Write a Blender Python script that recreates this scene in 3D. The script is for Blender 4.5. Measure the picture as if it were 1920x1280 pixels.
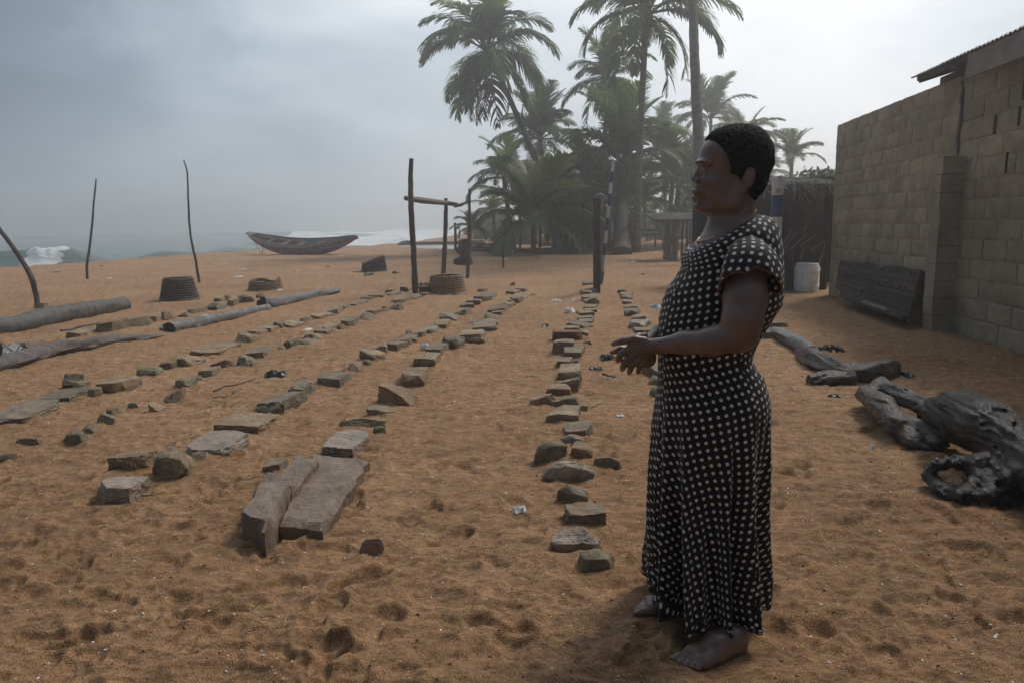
import bpy, bmesh, math, random
import numpy as np
from mathutils import Vector, Matrix, Euler

# ------------------------------------------------------------------ scene, camera, light
S = bpy.context.scene
for o in list(bpy.data.objects): bpy.data.objects.remove(o)
C = S.collection
random.seed(7); RNG = np.random.default_rng(11)
FP = 1350.0                                   # focal length in photo pixels
CH = 1.31                                     # camera height
PITCH = math.atan(219/FP); ROLL = math.radians(1.01)
_f = Vector((0, math.cos(PITCH), -math.sin(PITCH))); _r0 = Vector((1,0,0)); _u0 = Vector((0, math.sin(PITCH), math.cos(PITCH)))
_r = _r0*math.cos(ROLL) - _u0*math.sin(ROLL); _u = _u0*math.cos(ROLL) + _r0*math.sin(ROLL)
cam = bpy.data.cameras.new('camera'); cam.sensor_width = 36; cam.lens = 36*FP/1920; cam.clip_start = .05; cam.clip_end = 9000
co = bpy.data.objects.new('camera', cam); C.objects.link(co); S.camera = co
M = Matrix((( _r.x,_u.x,-_f.x,0),(_r.y,_u.y,-_f.y,0),(_r.z,_u.z,-_f.z,CH),(0,0,0,1)))
co.matrix_world = M
cam.dof.use_dof = False

SUN_AZ, SUN_EL = math.radians(48), math.radians(52)      # azimuth measured from +Y towards +X
W_ = bpy.data.worlds.new('World'); S.world = W_; W_.use_nodes = True
nt = W_.node_tree; nt.nodes.clear()
def wn(t, **k):
    n = nt.nodes.new(t)
    for a,b in k.items(): setattr(n,a,b)
    return n
wo = wn('ShaderNodeOutputWorld'); bg = wn('ShaderNodeBackground'); nt.links.new(bg.outputs[0], wo.inputs[0])
sky = wn('ShaderNodeTexSky', sky_type='NISHITA', sun_disc=False, sun_elevation=SUN_EL, sun_rotation=SUN_AZ)
skm = wn('ShaderNodeVectorMath', operation='SCALE'); nt.links.new(sky.outputs[0], skm.inputs[0]); skm.inputs['Scale'].default_value = .1
tc = wn('ShaderNodeTexCoord')
def wmath(op, a, b=None, c=None, clamp=False):
    n = wn('ShaderNodeMath', operation=op, use_clamp=clamp)
    for i,v in enumerate((a,b,c)):
        if v is None: continue
        if isinstance(v,(int,float)): n.inputs[i].default_value = v
        else: nt.links.new(v, n.inputs[i])
    return n.outputs[0]
def wramp(fac, pts):
    n = wn('ShaderNodeValToRGB'); e = n.color_ramp.elements
    while len(e) < len(pts): e.new(.5)
    for i,(p,c) in enumerate(pts): e[i].position = p; e[i].color = (*c,1)
    nt.links.new(fac, n.inputs[0]); return n.outputs[0]
sx = wn('ShaderNodeSeparateXYZ'); nt.links.new(tc.outputs['Generated'], sx.inputs[0])
# bright side of the overcast: to the right and ahead of the camera; the rain bank stands over the sea
bx, by = math.sin(math.radians(24)), math.cos(math.radians(24))
d1 = wmath('ADD', wmath('MULTIPLY', sx.outputs[0], bx), wmath('MULTIPLY', sx.outputs[1], by))
mp = wn('ShaderNodeMapping'); mp.inputs['Scale'].default_value = (1.0,1.0,2.4); nt.links.new(tc.outputs['Generated'], mp.inputs[0])
cn = wn('ShaderNodeTexNoise'); cn.inputs['Scale'].default_value = 2.3; cn.inputs['Detail'].default_value = 6; cn.inputs['Roughness'].default_value = .52; cn.inputs['Distortion'].default_value = .5
nt.links.new(mp.outputs[0], cn.inputs[0])
az = wmath('ARCTAN2', sx.outputs[0], sx.outputs[1])         # 0 ahead, negative to the left
azd = wmath('ABSOLUTE', wmath('SUBTRACT', az, .42))
azm = wmath('MINIMUM', azd, wmath('SUBTRACT', 6.2832, azd))  # angle away from the bright side
t0 = wmath('SUBTRACT', 1.0, wmath('MULTIPLY', azm, .72))
el = sx.outputs[2]
t1 = wmath('ADD', t0, wmath('MULTIPLY', wmath('SUBTRACT', cn.outputs[0], .5), 1.35))
up = wmath('MULTIPLY', el, 1.15)
t2 = wmath('ADD', t1, wmath('MULTIPLY', wmath('MAXIMUM', wmath('SUBTRACT', el, .12), 0), .55), clamp=True)
low = wmath('MULTIPLY', wmath('SUBTRACT', 1.0, wmath('MULTIPLY', wmath('ABSOLUTE', el), 9), clamp=True), .16)
t3 = wmath('ADD', t2, low, clamp=True)
lf = wmath('MULTIPLY', wmath('SUBTRACT', azm, .35), 1.4, clamp=True)
bk = wmath('SUBTRACT', 1.0, wmath('MULTIPLY', wmath('ABSOLUTE', wmath('SUBTRACT', el, .17)), 7.0), clamp=True)
t3 = wmath('SUBTRACT', t3, wmath('MULTIPLY', wmath('MULTIPLY', lf, bk), .24), clamp=True)
ccol = wramp(t3, [(0.0,(.085,.125,.175)),(.25,(.155,.215,.285)),(.46,(.33,.405,.475)),(.70,(.58,.64,.69)),(1.0,(.86,.88,.90))])
mx = wn('ShaderNodeMix', data_type='RGBA'); mx.inputs['Factor'].default_value = .93
nt.links.new(skm.outputs[0], mx.inputs['A']); nt.links.new(ccol, mx.inputs['B']); nt.links.new(mx.outputs['Result'], bg.inputs[0])
bg.inputs[1].default_value = .86
sl = bpy.data.lights.new('sun', 'SUN'); sl.energy = 1.5; sl.angle = math.radians(14); sl.color = (1,.94,.87)
so = bpy.data.objects.new('sun', sl); C.objects.link(so)
so.rotation_euler = Vector((math.sin(SUN_AZ)*math.cos(SUN_EL), math.cos(SUN_AZ)*math.cos(SUN_EL), math.sin(SUN_EL))).to_track_quat('Z','Y').to_euler()
so.location = (0,0,30)
V = S.view_settings; V.view_transform = 'Standard'; V.look = 'None'; V.exposure = 0.58; V.gamma = 1; V.use_curve_mapping = False
S.cycles.use_denoising = True; S.cycles.use_adaptive_sampling = True; S.cycles.adaptive_threshold = .03; S.cycles.volume_bounces = 1; S.cycles.max_bounces = 6; S.cycles.diffuse_bounces = 3
HAZE_D = .0054

# ------------------------------------------------------------------ pixel <-> place
def ray(px, py): return (_f + _r*((px-960)/FP) + _u*((640-py)/FP))
def G(px, py, z=0.0):
    d = ray(px,py); t = (z-CH)/d.z; return Vector((d.x*t, d.y*t, z))
def AT(px, py, Y):
    d = ray(px,py); t = Y/d.y; return Vector((d.x*t, Y, CH+d.z*t))
def MPP(Y): return Y/FP                      # metres per photo pixel at depth Y

# ------------------------------------------------------------------ numpy noise
def _h(ix,iy,iz,seed):
    n = (ix.astype(np.int64)*374761393 + iy.astype(np.int64)*668265263 + iz.astype(np.int64)*1274126177 + seed*974711) & 0x7fffffff
    n = ((n ^ (n>>13))*1274126177) & 0x7fffffff
    n = (n ^ (n>>16)) & 0xffff
    return n/65535.0
def vnoise(x,y,z=None,seed=0):
    x = np.asarray(x,float); y = np.asarray(y,float)
    z = np.zeros_like(x) if z is None else np.asarray(z,float)
    ix,iy,iz = np.floor(x),np.floor(y),np.floor(z); fx,fy,fz = x-ix,y-iy,z-iz
    fx,fy,fz = [f*f*(3-2*f) for f in (fx,fy,fz)]
    def L(a,b,t): return a+(b-a)*t
    c = lambda i,j,k: _h(ix+i,iy+j,iz+k,seed)
    if not np.any(z): r = L(L(c(0,0,0),c(1,0,0),fx),L(c(0,1,0),c(1,1,0),fx),fy)
    else: r = L(L(L(c(0,0,0),c(1,0,0),fx),L(c(0,1,0),c(1,1,0),fx),fy), L(L(c(0,0,1),c(1,0,1),fx),L(c(0,1,1),c(1,1,1),fx),fy), fz)
    return r*2-1
def fbm(x,y,z=None,o=4,seed=0,g=.5):
    s = 0; a = 1; t = 0
    for i in range(o):
        s = s + a*vnoise(np.asarray(x)*2**i+i*17.3, np.asarray(y)*2**i+i*5.1, None if z is None else np.asarray(z)*2**i+i*3.7, seed+i); t += a; a *= g
    return s/t

# ------------------------------------------------------------------ materials
def newmat(name):
    m = bpy.data.materials.new(name); m.use_nodes = True
    t = m.node_tree; b = t.nodes['Principled BSDF']; return m, t, b
class NB:
    def __init__(s, t): s.t = t
    def n(s, ty, **k):
        n = s.t.nodes.new(ty)
        for a,b in k.items(): setattr(n,a,b)
        return n
    def l(s, a, b): s.t.links.new(a, b)
    def math(s, op, a, b=None, c=None, clamp=False):
        n = s.n('ShaderNodeMath', operation=op, use_clamp=clamp)
        for i,v in enumerate((a,b,c)):
            if v is None: continue
            if isinstance(v,(int,float)): n.inputs[i].default_value = v
            else: s.l(v, n.inputs[i])
        return n.outputs[0]
    def noise(s, vec, scale, detail=4, rough=.55, dist=0):
        n = s.n('ShaderNodeTexNoise'); n.inputs['Scale'].default_value = scale; n.inputs['Detail'].default_value = detail
        n.inputs['Roughness'].default_value = rough; n.inputs['Distortion'].default_value = dist; s.l(vec, n.inputs['Vector']); return n.outputs[0]
    def ramp(s, fac, pts):
        n = s.n('ShaderNodeValToRGB'); e = n.color_ramp.elements
        while len(e) < len(pts): e.new(.5)
        for i,(p,c) in enumerate(pts): e[i].position = p; e[i].color = (*c,1) if not isinstance(c,float) else (c,c,c,1)
        s.l(fac, n.inputs[0]); return n.outputs[0]
    def mix(s, f, a, b, mode='MIX'):
        n = s.n('ShaderNodeMix', data_type='RGBA', blend_type=mode)
        for k,v in (('Factor',f),('A',a),('B',b)):
            if isinstance(v,(int,float)): n.inputs[k].default_value = v
            elif isinstance(v,tuple): n.inputs[k].default_value = (*v,1)
            else: s.l(v, n.inputs[k])
        return n.outputs['Result']
    def bump(s, h, strength, dist, bsdf, normal=None):
        n = s.n('ShaderNodeBump'); n.inputs['Strength'].default_value = strength; n.inputs['Distance'].default_value = dist
        s.l(h, n.inputs['Height'])
        if normal is not None: s.l(normal, n.inputs['Normal'])
        if bsdf is not None: s.l(n.outputs[0], bsdf.inputs['Normal'])
        return n.outputs[0]
def objvec(nb, stretch=(1,1,1), rnd=True):
    tc = nb.n('ShaderNodeTexCoord'); v = tc.outputs['Object']
    if rnd:
        oi = nb.n('ShaderNodeObjectInfo'); sc = nb.math('MULTIPLY', oi.outputs['Random'], 37.0)
        a = nb.n('ShaderNodeVectorMath', operation='ADD'); nb.l(v, a.inputs[0]); nb.l(sc, a.inputs[1]); v = a.outputs[0]
    if stretch != (1,1,1):
        m = nb.n('ShaderNodeMapping'); m.inputs['Scale'].default_value = stretch; nb.l(v, m.inputs[0]); v = m.outputs[0]
    return v
def pmat(name, c1, c2, scale=8, rough=.7, bump=.4, bscale=60, bdist=.004, stretch=(1,1,1), c3=None, vary=.25, spec=.4, metal=0, detail=5, stain=0):
    """two (three) mottled colours, per-object variation, fine relief"""
    m,t,b = newmat(name); nb = NB(t); v = objvec(nb, stretch)
    f = nb.noise(v, scale, detail, .6)
    pts = [(.32,c1),(.66,c2)] if c3 is None else [(.3,c1),(.52,c2),(.72,c3)]
    col = nb.ramp(f, pts)
    oi = nb.n('ShaderNodeObjectInfo')
    k = nb.math('ADD', nb.math('MULTIPLY', oi.outputs['Random'], vary*2), 1-vary)
    f2 = nb.noise(v, bscale*.7, 3, .6); k = nb.math('MULTIPLY', k, nb.math('ADD', nb.math('MULTIPLY', f2, .7), .65))
    if stain:
        gp_ = nb.n('ShaderNodeNewGeometry').outputs['Position']; k = nb.math('MULTIPLY', k, nb.math('ADD', 1-stain*.5, nb.math('MULTIPLY', nb.math('SUBTRACT', nb.noise(gp_, .9, 6, .65, .5), .5), stain*3)))
    sc = nb.n('ShaderNodeVectorMath', operation='SCALE'); nb.l(col, sc.inputs[0]); nb.l(k, sc.inputs['Scale'])
    nb.l(sc.outputs[0], b.inputs['Base Color'])
    b.inputs['Specular IOR Level'].default_value = spec; b.inputs['Metallic'].default_value = metal
    nb.l(nb.math('ADD', nb.math('MULTIPLY', f, .3), rough-.15), b.inputs['Roughness'])
    if bump: nb.bump(nb.math('ADD', nb.noise(v, bscale, 5, .65), nb.math('MULTIPLY', f, 1.2)), bump, bdist, b)
    return m

# ------------------------------------------------------------------ object helpers
def link(o, parent=None):
    C.objects.link(o)
    if parent is not None: o.parent = parent
    return o
def tag(o, label=None, cat=None, group=None, kind=None):
    if label: o['label'] = label
    if cat: o['category'] = cat
    if group: o['group'] = group
    if kind: o['kind'] = kind
    return o
def mesh_np(name, v, f, smooth=False, ang=None):
    me = bpy.data.meshes.new(name)
    v = np.asarray(v, np.float32)
    if isinstance(f, np.ndarray):
        n = len(f); k = f.shape[1]
        me.vertices.add(len(v)); me.vertices.foreach_set('co', v.ravel())
        me.loops.add(n*k); me.loops.foreach_set('vertex_index', f.astype(np.int32).ravel())
        me.polygons.add(n); me.polygons.foreach_set('loop_start', np.arange(0,n*k,k,dtype=np.int32))
        me.update(calc_edges=True); me.validate()
    else:
        me.from_pydata([tuple(map(float,p)) for p in v], [], f); me.update()
    if smooth:
        me.polygons.foreach_set('use_smooth', np.ones(len(me.polygons),bool))
        if ang is not None: me.set_sharp_from_angle(angle=math.radians(ang))
    return me
def obj(name, me, mats, parent=None, loc=None, rot=None):
    o = bpy.data.objects.new(name, me)
    if mats is not None and len(me.materials) == 0:
        for m in (mats if isinstance(mats,(list,tuple)) else [mats]): me.materials.append(m)
    if loc is not None: o.location = loc
    if rot is not None: o.rotation_euler = rot
    return link(o, parent)
def thing(name, label, cat, loc=(0,0,0), rot=(0,0,0), group=None):
    o = bpy.data.objects.new(name, None); o.empty_display_size = .2; o.location = loc; o.rotation_euler = rot
    link(o); return tag(o, label, cat, group)
class MB:
    """collects shapes into one mesh"""
    def __init__(s): s.v = []; s.f = []; s.mi = []; s.cur = 0
    def add(s, vs, fs, mi=None):
        b = len(s.v); s.v += [tuple(map(float,p)) for p in vs]; s.f += [tuple(int(i)+b for i in q) for q in fs]; s.mi += [s.cur if mi is None else mi]*len(fs); return s
    def box(s, c, sz, rot=None, mi=None, taper=1.0):
        x,y,z = [k/2 for k in sz]; vs = [Vector((i*x*(taper if k>0 else 1), j*y*(taper if k>0 else 1), k*z)) for k in (-1,1) for j in (-1,1) for i in (-1,1)]
        if rot is not None:
            R = rot.to_matrix() if isinstance(rot, Euler) else (rot if isinstance(rot, Matrix) else Euler(rot).to_matrix()); vs = [R@p for p in vs]
        c = Vector(c); vs = [p+c for p in vs]
        return s.add(vs, [(0,2,3,1),(4,5,7,6),(0,1,5,4),(2,6,7,3),(0,4,6,2),(1,3,7,5)], mi)
    def tube(s, pts, rad, n=8, mi=None, cap=True, flat=1.0, jit=0.0, seed=0):
        pts = [Vector(p) for p in pts]; rr = rad if isinstance(rad,(list,tuple)) else [rad]*len(pts); rnd = random.Random(seed)
        vs = []; T0 = None
        for i,p in enumerate(pts):
            a = pts[max(i-1,0)]; b = pts[min(i+1,len(pts)-1)]; T = (b-a).normalized()
            if T0 is None:
                N = T.cross(Vector((0,0,1)) if abs(T.z)<.9 else Vector((1,0,0))).normalized()
            else:
                N = (N - T*N.dot(T)).normalized()
            T0 = T; B = T.cross(N)
            for k in range(n):
                a_ = 2*math.pi*k/n; q = rr[i]*(1+jit*(rnd.random()*2-1)); vs.append(p + N*math.cos(a_)*q + B*math.sin(a_)*q*flat)
        fs = [(i*n+k, i*n+(k+1)%n, (i+1)*n+(k+1)%n, (i+1)*n+k) for i in range(len(pts)-1) for k in range(n)]
        if cap: fs += [tuple(range(n))[::-1], tuple((len(pts)-1)*n+k for k in range(n))]
        return s.add(vs, fs, mi)
    def build(s, name, mats, parent=None, smooth=False, ang=40, loc=None, rot=None):
        me = mesh_np(name, s.v, s.f)
        if smooth:
            me.polygons.foreach_set('use_smooth', np.ones(len(me.polygons),bool)); me.set_sharp_from_angle(angle=math.radians(ang))
        ml = mats if isinstance(mats,(list,tuple)) else [mats]
        for m in ml: me.materials.append(m)
        if len(ml) > 1: me.polygons.foreach_set('material_index', np.array(s.mi,np.int32))
        return obj(name, me, None, parent, loc, rot)
def seg_pts(a, b, n, wob=0.0, seed=0):
    r = random.Random(seed); a = Vector(a); b = Vector(b); out = []
    for i in range(n+1):
        p = a.lerp(b, i/n)
        if 0 < i < n: p = p + Vector((r.uniform(-1,1),r.uniform(-1,1),r.uniform(-1,1)))*wob
        out.append(p)
    return out
def spline(pts, n):
    """Catmull-Rom through points"""
    P = [Vector(p) for p in pts]; P = [P[0]*2-P[1]] + P + [P[-1]*2-P[-2]]; out = []
    for i in range(1, len(P)-2):
        for k in range(n):
            t = k/n; a,b,c,d = P[i-1],P[i],P[i+1],P[i+2]
            out.append(.5*((2*b)+(c-a)*t+(2*a-5*b+4*c-d)*t*t+(3*b-a-3*c+d)*t**3))
    out.append(P[-2]); return out

# ------------------------------------------------------------------ signed-distance volumes turned into meshes
class Vol:
    def __init__(s, xs, ys, zs): s.ax = (np.asarray(xs,np.float32),np.asarray(ys,np.float32),np.asarray(zs,np.float32)); s.F = np.full(tuple(len(a) for a in s.ax), .05, np.float32)
    def sub(s, lo, hi, pad):
        sl = []
        for a,l,h in zip(s.ax,lo,hi):
            i0 = np.searchsorted(a, l-pad); i1 = np.searchsorted(a, h+pad); sl.append(slice(max(i0,0), max(i1,i0+1)))
        X,Y,Z = np.meshgrid(*[a[q] for a,q in zip(s.ax,sl)], indexing='ij', sparse=True); return tuple(sl),X,Y,Z
    def op(s, sl, d, k, mode='u'):
        A = s.F[sl]
        if A.size == 0: return
        if mode == 'u':
            h = np.clip(.5+.5*(A-d)/k,0,1); s.F[sl] = A*(1-h)+d*h - k*h*(1-h)
        else:                                # subtract
            d = -d; h = np.clip(.5+.5*(d-A)/k,0,1); s.F[sl] = A*(1-h)+d*h + k*h*(1-h)
    def cone(s, a, b, ra, rb, k=.01, mode='u', flat=None):
        a = np.array(a,float); b = np.array(b,float); R = max(ra,rb)
        sl,X,Y,Z = s.sub(np.minimum(a,b)-R, np.maximum(a,b)+R, k*1.5+.01)
        ba = b-a; L = max(float(ba@ba),1e-9)
        t = np.clip(((X-a[0])*ba[0]+(Y-a[1])*ba[1]+(Z-a[2])*ba[2])/L,0,1)
        d = np.sqrt((X-a[0]-t*ba[0])**2+(Y-a[1]-t*ba[1])**2+(Z-a[2]-t*ba[2])**2) - (ra+(rb-ra)*t)
        s.op(sl,d.astype(np.float32),k,mode)
    def chain(s, pts, rr, k=.01):
        for i in range(len(pts)-1): s.cone(pts[i],pts[i+1],rr[i],rr[i+1],k)
    def ell(s, c, r, k=.01, mode='u', rot=None):
        c = np.array(c,float); r = np.array(r,float); R = r.max()
        sl,X,Y,Z = s.sub(c-R, c+R, k*1.5+.01)
        x,y,z = X-c[0],Y-c[1],Z-c[2]
        if rot is not None:
            m = np.array(Euler(rot).to_matrix().transposed()); x,y,z = (m[0,0]*x+m[0,1]*y+m[0,2]*z, m[1,0]*x+m[1,1]*y+m[1,2]*z, m[2,0]*x+m[2,1]*y+m[2,2]*z)
        q = np.sqrt((x/r[0])**2+(y/r[1])**2+(z/r[2])**2); g = np.sqrt((x/r[0]**2)**2+(y/r[1]**2)**2+(z/r[2]**2)**2)+1e-9
        d = q*(q-1)/g
        s.op(sl,d.astype(np.float32),k,mode)
    def mesh(s, name, smooth_it=1):
        F = s.F; I = F < 0; nx,ny,nz = F.shape
        cnt = np.zeros((nx-1,ny-1,nz-1),np.int8)
        for i in (0,1):
            for j in (0,1):
                for k in (0,1): cnt += I[i:nx-1+i,j:ny-1+j,k:nz-1+k]
        cells = np.argwhere((cnt>0)&(cnt<8)); N = len(cells)
        idx = np.full(cnt.shape,-1,np.int32); idx[tuple(cells.T)] = np.arange(N)
        acc = np.zeros((N,3)); w = np.zeros(N)
        crd = [a.astype(float) for a in s.ax]
        for ax in range(3):
            o1,o2 = [q for q in range(3) if q != ax]
            for p in (0,1):
                for q in (0,1):
                    a = cells.copy(); a[:,o1] += p; a[:,o2] += q; b = a.copy(); b[:,ax] += 1
                    fa = F[tuple(a.T)]; fb = F[tuple(b.T)]; m = (fa<0)!=(fb<0)
                    t = np.where(m, fa/np.where(m,fa-fb,1), 0)
                    P = np.stack([crd[d][a[:,d]] for d in range(3)],1); P[:,ax] += t*(crd[ax][b[:,ax]]-crd[ax][a[:,ax]])
                    acc += P*m[:,None]; w += m
        V_ = acc/w[:,None]; faces = []
        for ax in range(3):
            o1,o2 = (ax+1)%3,(ax+2)%3
            sl0 = [slice(None)]*3; sl1 = [slice(None)]*3; sl0[ax] = slice(0,-1); sl1[ax] = slice(1,None)
            A = I[tuple(sl0)]; B = I[tuple(sl1)]; e = np.argwhere(A!=B)
            ok = (e[:,o1]>0)&(e[:,o2]>0)&(e[:,o1]<F.shape[o1]-1)&(e[:,o2]<F.shape[o2]-1); e = e[ok]
            ins = A[tuple(e.T)]
            def at(d1,d2):
                c = e.copy(); c[:,o1] -= d1; c[:,o2] -= d2; return idx[tuple(c.T)]
            q = np.stack([at(1,1),at(0,1),at(0,0),at(1,0)],1); q[~ins] = q[~ins][:,::-1]; faces.append(q)
        Fc = np.concatenate(faces)
        for _ in range(smooth_it):
            s_ = np.zeros_like(V_); c_ = np.zeros(N)
            for i in range(4):
                for j in (1,3): np.add.at(s_, Fc[:,i], V_[Fc[:,(i+j)%4]]); np.add.at(c_, Fc[:,i], 1)
            V_ = V_*.5+ (s_/c_[:,None])*.5
        return V_, Fc
# ------------------------------------------------------------------ where the stones lie (photo pixel boxes, read as places on the sand)
# kind: b block, s slab, r rock, w wedge, k red brick, m mossy rock, p porous
ROWS = {
'A': [(606,797,697,857,'s'),(634,780,730,807,'r'),(699,799,725,818,'m'),(687,754,751,782,'w'),(711,714,783,758,'w'),(749,682,807,727,'s'),(777,666,825,690,'b'),(797,651,835,673,'b'),
      (809,651,844,663,'b'),(825,635,872,660,'r'),(862,620,912,645,'b'),(886,603,935,623,'b'),(893,598,936,611,'r'),(908,587,937,601,'w'),(923,582,947,591,'b'),(916,571,955,586,'s'),
      (945,568,961,580,'b'),(944,560,967,576,'r'),(961,556,978,570,'b'),(960,553,990,562,'s'),(990,553,1008,557,'r'),(950,544,972,554,'b'),(969,539,989,550,'b'),(956,528,967,536,'r')],
'B': [(172,887,279,946,'b'),(212,845,301,888,'b'),(286,834,373,900,'r'),(357,850,398,871,'r'),(351,810,472,860,'s'),(410,774,520,813,'s'),(477,759,539,783,'r'),(493,733,562,778,'s'),
      (544,712,594,741,'r'),(594,700,656,724,'b'),(625,695,656,706,'r'),(648,678,685,701,'r'),(678,677,698,689,'m'),(674,660,725,682,'w'),(692,646,730,670,'w'),(729,646,760,662,'b'),
      (737,640,772,652,'b'),(756,632,786,645,'b'),(769,625,801,639,'b'),(759,624,775,632,'r'),(787,614,824,632,'b'),(804,610,827,618,'b'),(812,602,846,617,'b'),(824,586,862,605,'w'),
      (852,577,886,592,'r'),(862,571,890,580,'s'),(874,567,892,574,'b'),(877,561,904,575,'b'),(892,556,917,570,'b'),(902,551,932,560,'s'),(894,539,914,548,'r')],
'C': [(0,845,36,861,'r'),(25,817,89,835,'r'),(119,804,170,830,'m'),(148,788,191,812,'r'),(183,774,225,794,'r'),(194,754,241,779,'r'),(237,751,262,761,'m'),(279,748,311,770,'w'),
      (301,720,346,749,'w'),(327,705,373,727,'m'),(361,701,384,712,'r'),(374,689,415,705,'b'),(397,676,436,696,'w'),(439,663,486,691,'r'),(462,654,509,673,'b'),(520,651,536,660,'r'),
      (530,640,558,656,'w'),(556,637,596,651,'r'),(568,625,606,641,'r'),(592,619,625,629,'b'),(604,612,632,622,'b'),(630,607,652,620,'r'),(637,595,671,615,'b'),(670,585,707,604,'r'),
      (690,584,722,594,'s'),(715,577,734,589,'r'),(727,566,757,585,'r'),(736,560,766,572,'b'),(766,556,789,565,'b'),(789,550,805,557,'b')],
'D': [(0,744,101,792,'s'),(74,727,164,753,'s'),(135,712,171,737,'r'),(120,704,168,726,'b'),(166,725,198,745,'r'),(190,704,258,737,'b'),(252,686,312,705,'m'),(300,672,336,692,'r'),
      (329,664,382,686,'w'),(376,640,441,665,'s'),(440,622,490,645,'w'),(467,620,502,632,'b'),(487,615,526,627,'s'),(510,608,536,622,'r'),(532,601,562,619,'w'),(550,599,572,610,'b'),
      (564,595,589,606,'r'),(587,586,618,600,'b'),(614,577,642,592,'b'),(635,569,657,580,'b'),(652,570,677,576,'s'),(666,565,690,573,'s'),(675,558,701,567,'b'),(692,554,725,561,'s'),
      (724,549,747,557,'b'),(720,542,741,551,'r'),(752,535,772,547,'b')],
'E': [(30,639,72,655,'b'),(39,652,80,661,'s'),(135,622,174,636,'b'),(195,601,231,629,'b'),(229,595,270,621,'b'),(271,600,288,612,'r'),(284,589,312,606,'b'),(301,584,331,604,'r'),
      (330,585,360,598,'w'),(361,576,382,589,'b'),(391,567,428,583,'r'),(401,558,422,569,'r'),(429,556,445,574,'b'),(422,555,435,565,'r'),(445,550,485,569,'r'),(482,547,500,560,'r')],
'F': [(1081,1021,1154,1076,'m'),(1026,984,1131,1038,'q'),(1055,939,1138,991,'b'),(1045,898,1105,943,'w'),(1019,862,1118,906,'p'),(1110,856,1166,884,'c'),(1000,829,1069,870,'c'),(1069,825,1113,865,'r'),
      (1050,812,1097,834,'q'),(1055,786,1113,817,'b'),(1028,761,1091,795,'b'),(1058,757,1084,765,'r'),(1081,758,1103,772,'r'),(1032,743,1086,767,'w'),(993,739,1042,762,'w'),(1025,723,1073,744,'b'),
      (1031,703,1089,734,'w'),(1042,685,1093,714,'b'),(1044,670,1074,688,'b'),(1072,671,1085,685,'r'),(1054,651,1099,674,'b'),(1038,634,1079,665,'b'),(1094,640,1110,648,'r'),(1036,624,1091,642,'k'),
      (1088,624,1104,635,'q'),(1058,617,1088,627,'b'),(1062,607,1112,623,'w'),(1083,601,1113,611,'b'),(1081,593,1113,602,'b'),(1081,584,1112,596,'b'),(1095,581,1119,590,'b'),(1094,573,1120,583,'b'),
      (1093,559,1120,573,'w'),(1090,553,1119,568,'b'),(1088,548,1110,557,'b'),(1091,541,1119,552,'r')],
'G': [(1217,718,1250,742,'m'),(1215,702,1242,722,'r'),(1201,669,1244,706,'w'),(1186,615,1224,629,'b'),(1176,598,1221,621,'q'),(1183,590,1213,603,'b'),(1169,583,1196,598,'w'),(1171,580,1202,590,'b'),
      (1166,573,1195,581,'b'),(1165,566,1189,575,'b'),(1163,557,1188,567,'b'),(1161,553,1187,560,'b'),(1155,546,1178,556,'r')],
}
LOOSE = [(675,1005,723,1045,'n','pinkish broken lump half sunk in sand right of the ribbed slab'),(498,857,541,888,'s','thin tan flat stone sunk in the sand behind the ribbed slab'),
 (1421,614,1447,636,'b','pale block behind the woman at the far end of the charred timber'),(1430,600,1475,616,'b','flat block lying beyond the charred timber behind the woman'),
 (660,507,684,512,'b','thin flat block left of the broken dark basket on the beach'),(682,509,700,518,'r','small stone at the foot of the broken dark basket'),(734,507,751,514,'r','small round stone between broken basket and tall posts'),
 (1091,526,1116,535,'b','grey block beside the foot of the right hand timber post'),(787,535,806,553,'k','dark red block between tallest post and wicker basket')]
def stone_place(b):
    x0,y0,x1,y1,k = b[:5]; cx = (x0+x1)/2; base = G(cx, y1); w = (x1-x0)*base.y/FP; D = base.y
    Hm = (y1-y0)*D/FP; kf = CH/D
    hf = {'b':.50,'s':.30,'r':.58,'w':.66,'k':.62,'m':.62,'q':.52,'p':.62,'c':.70,'n':.6}[k]
    hz = max(Hm*hf, .03); dz = min(max((Hm-hz)/kf, w*.35), w*{'c':.45,'k':.5,'p':.7,'m':.8,'r':1.1}.get(k,1.7))
    hz = min(hz+max(Hm-hz-kf*dz,0)*.6, w*1.0); w = max(w-dz*abs(base.x)/D*.5, w*.80)
    g = base + Vector((base.x,base.y,0)).normalized()*dz*.5
    return g, w, dz, hz
MOUNDS = []
for k_,L_ in list(ROWS.items())+[('x',LOOSE)]:
    for b_ in L_:
        g_,w_,d_,h_ = stone_place(b_); MOUNDS.append((g_.x,g_.y,max(w_,d_)*.95,(.024 if w_>.15 else .010)))
for px,py,r,h in [(720,600,1.0,0)]: pass

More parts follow.
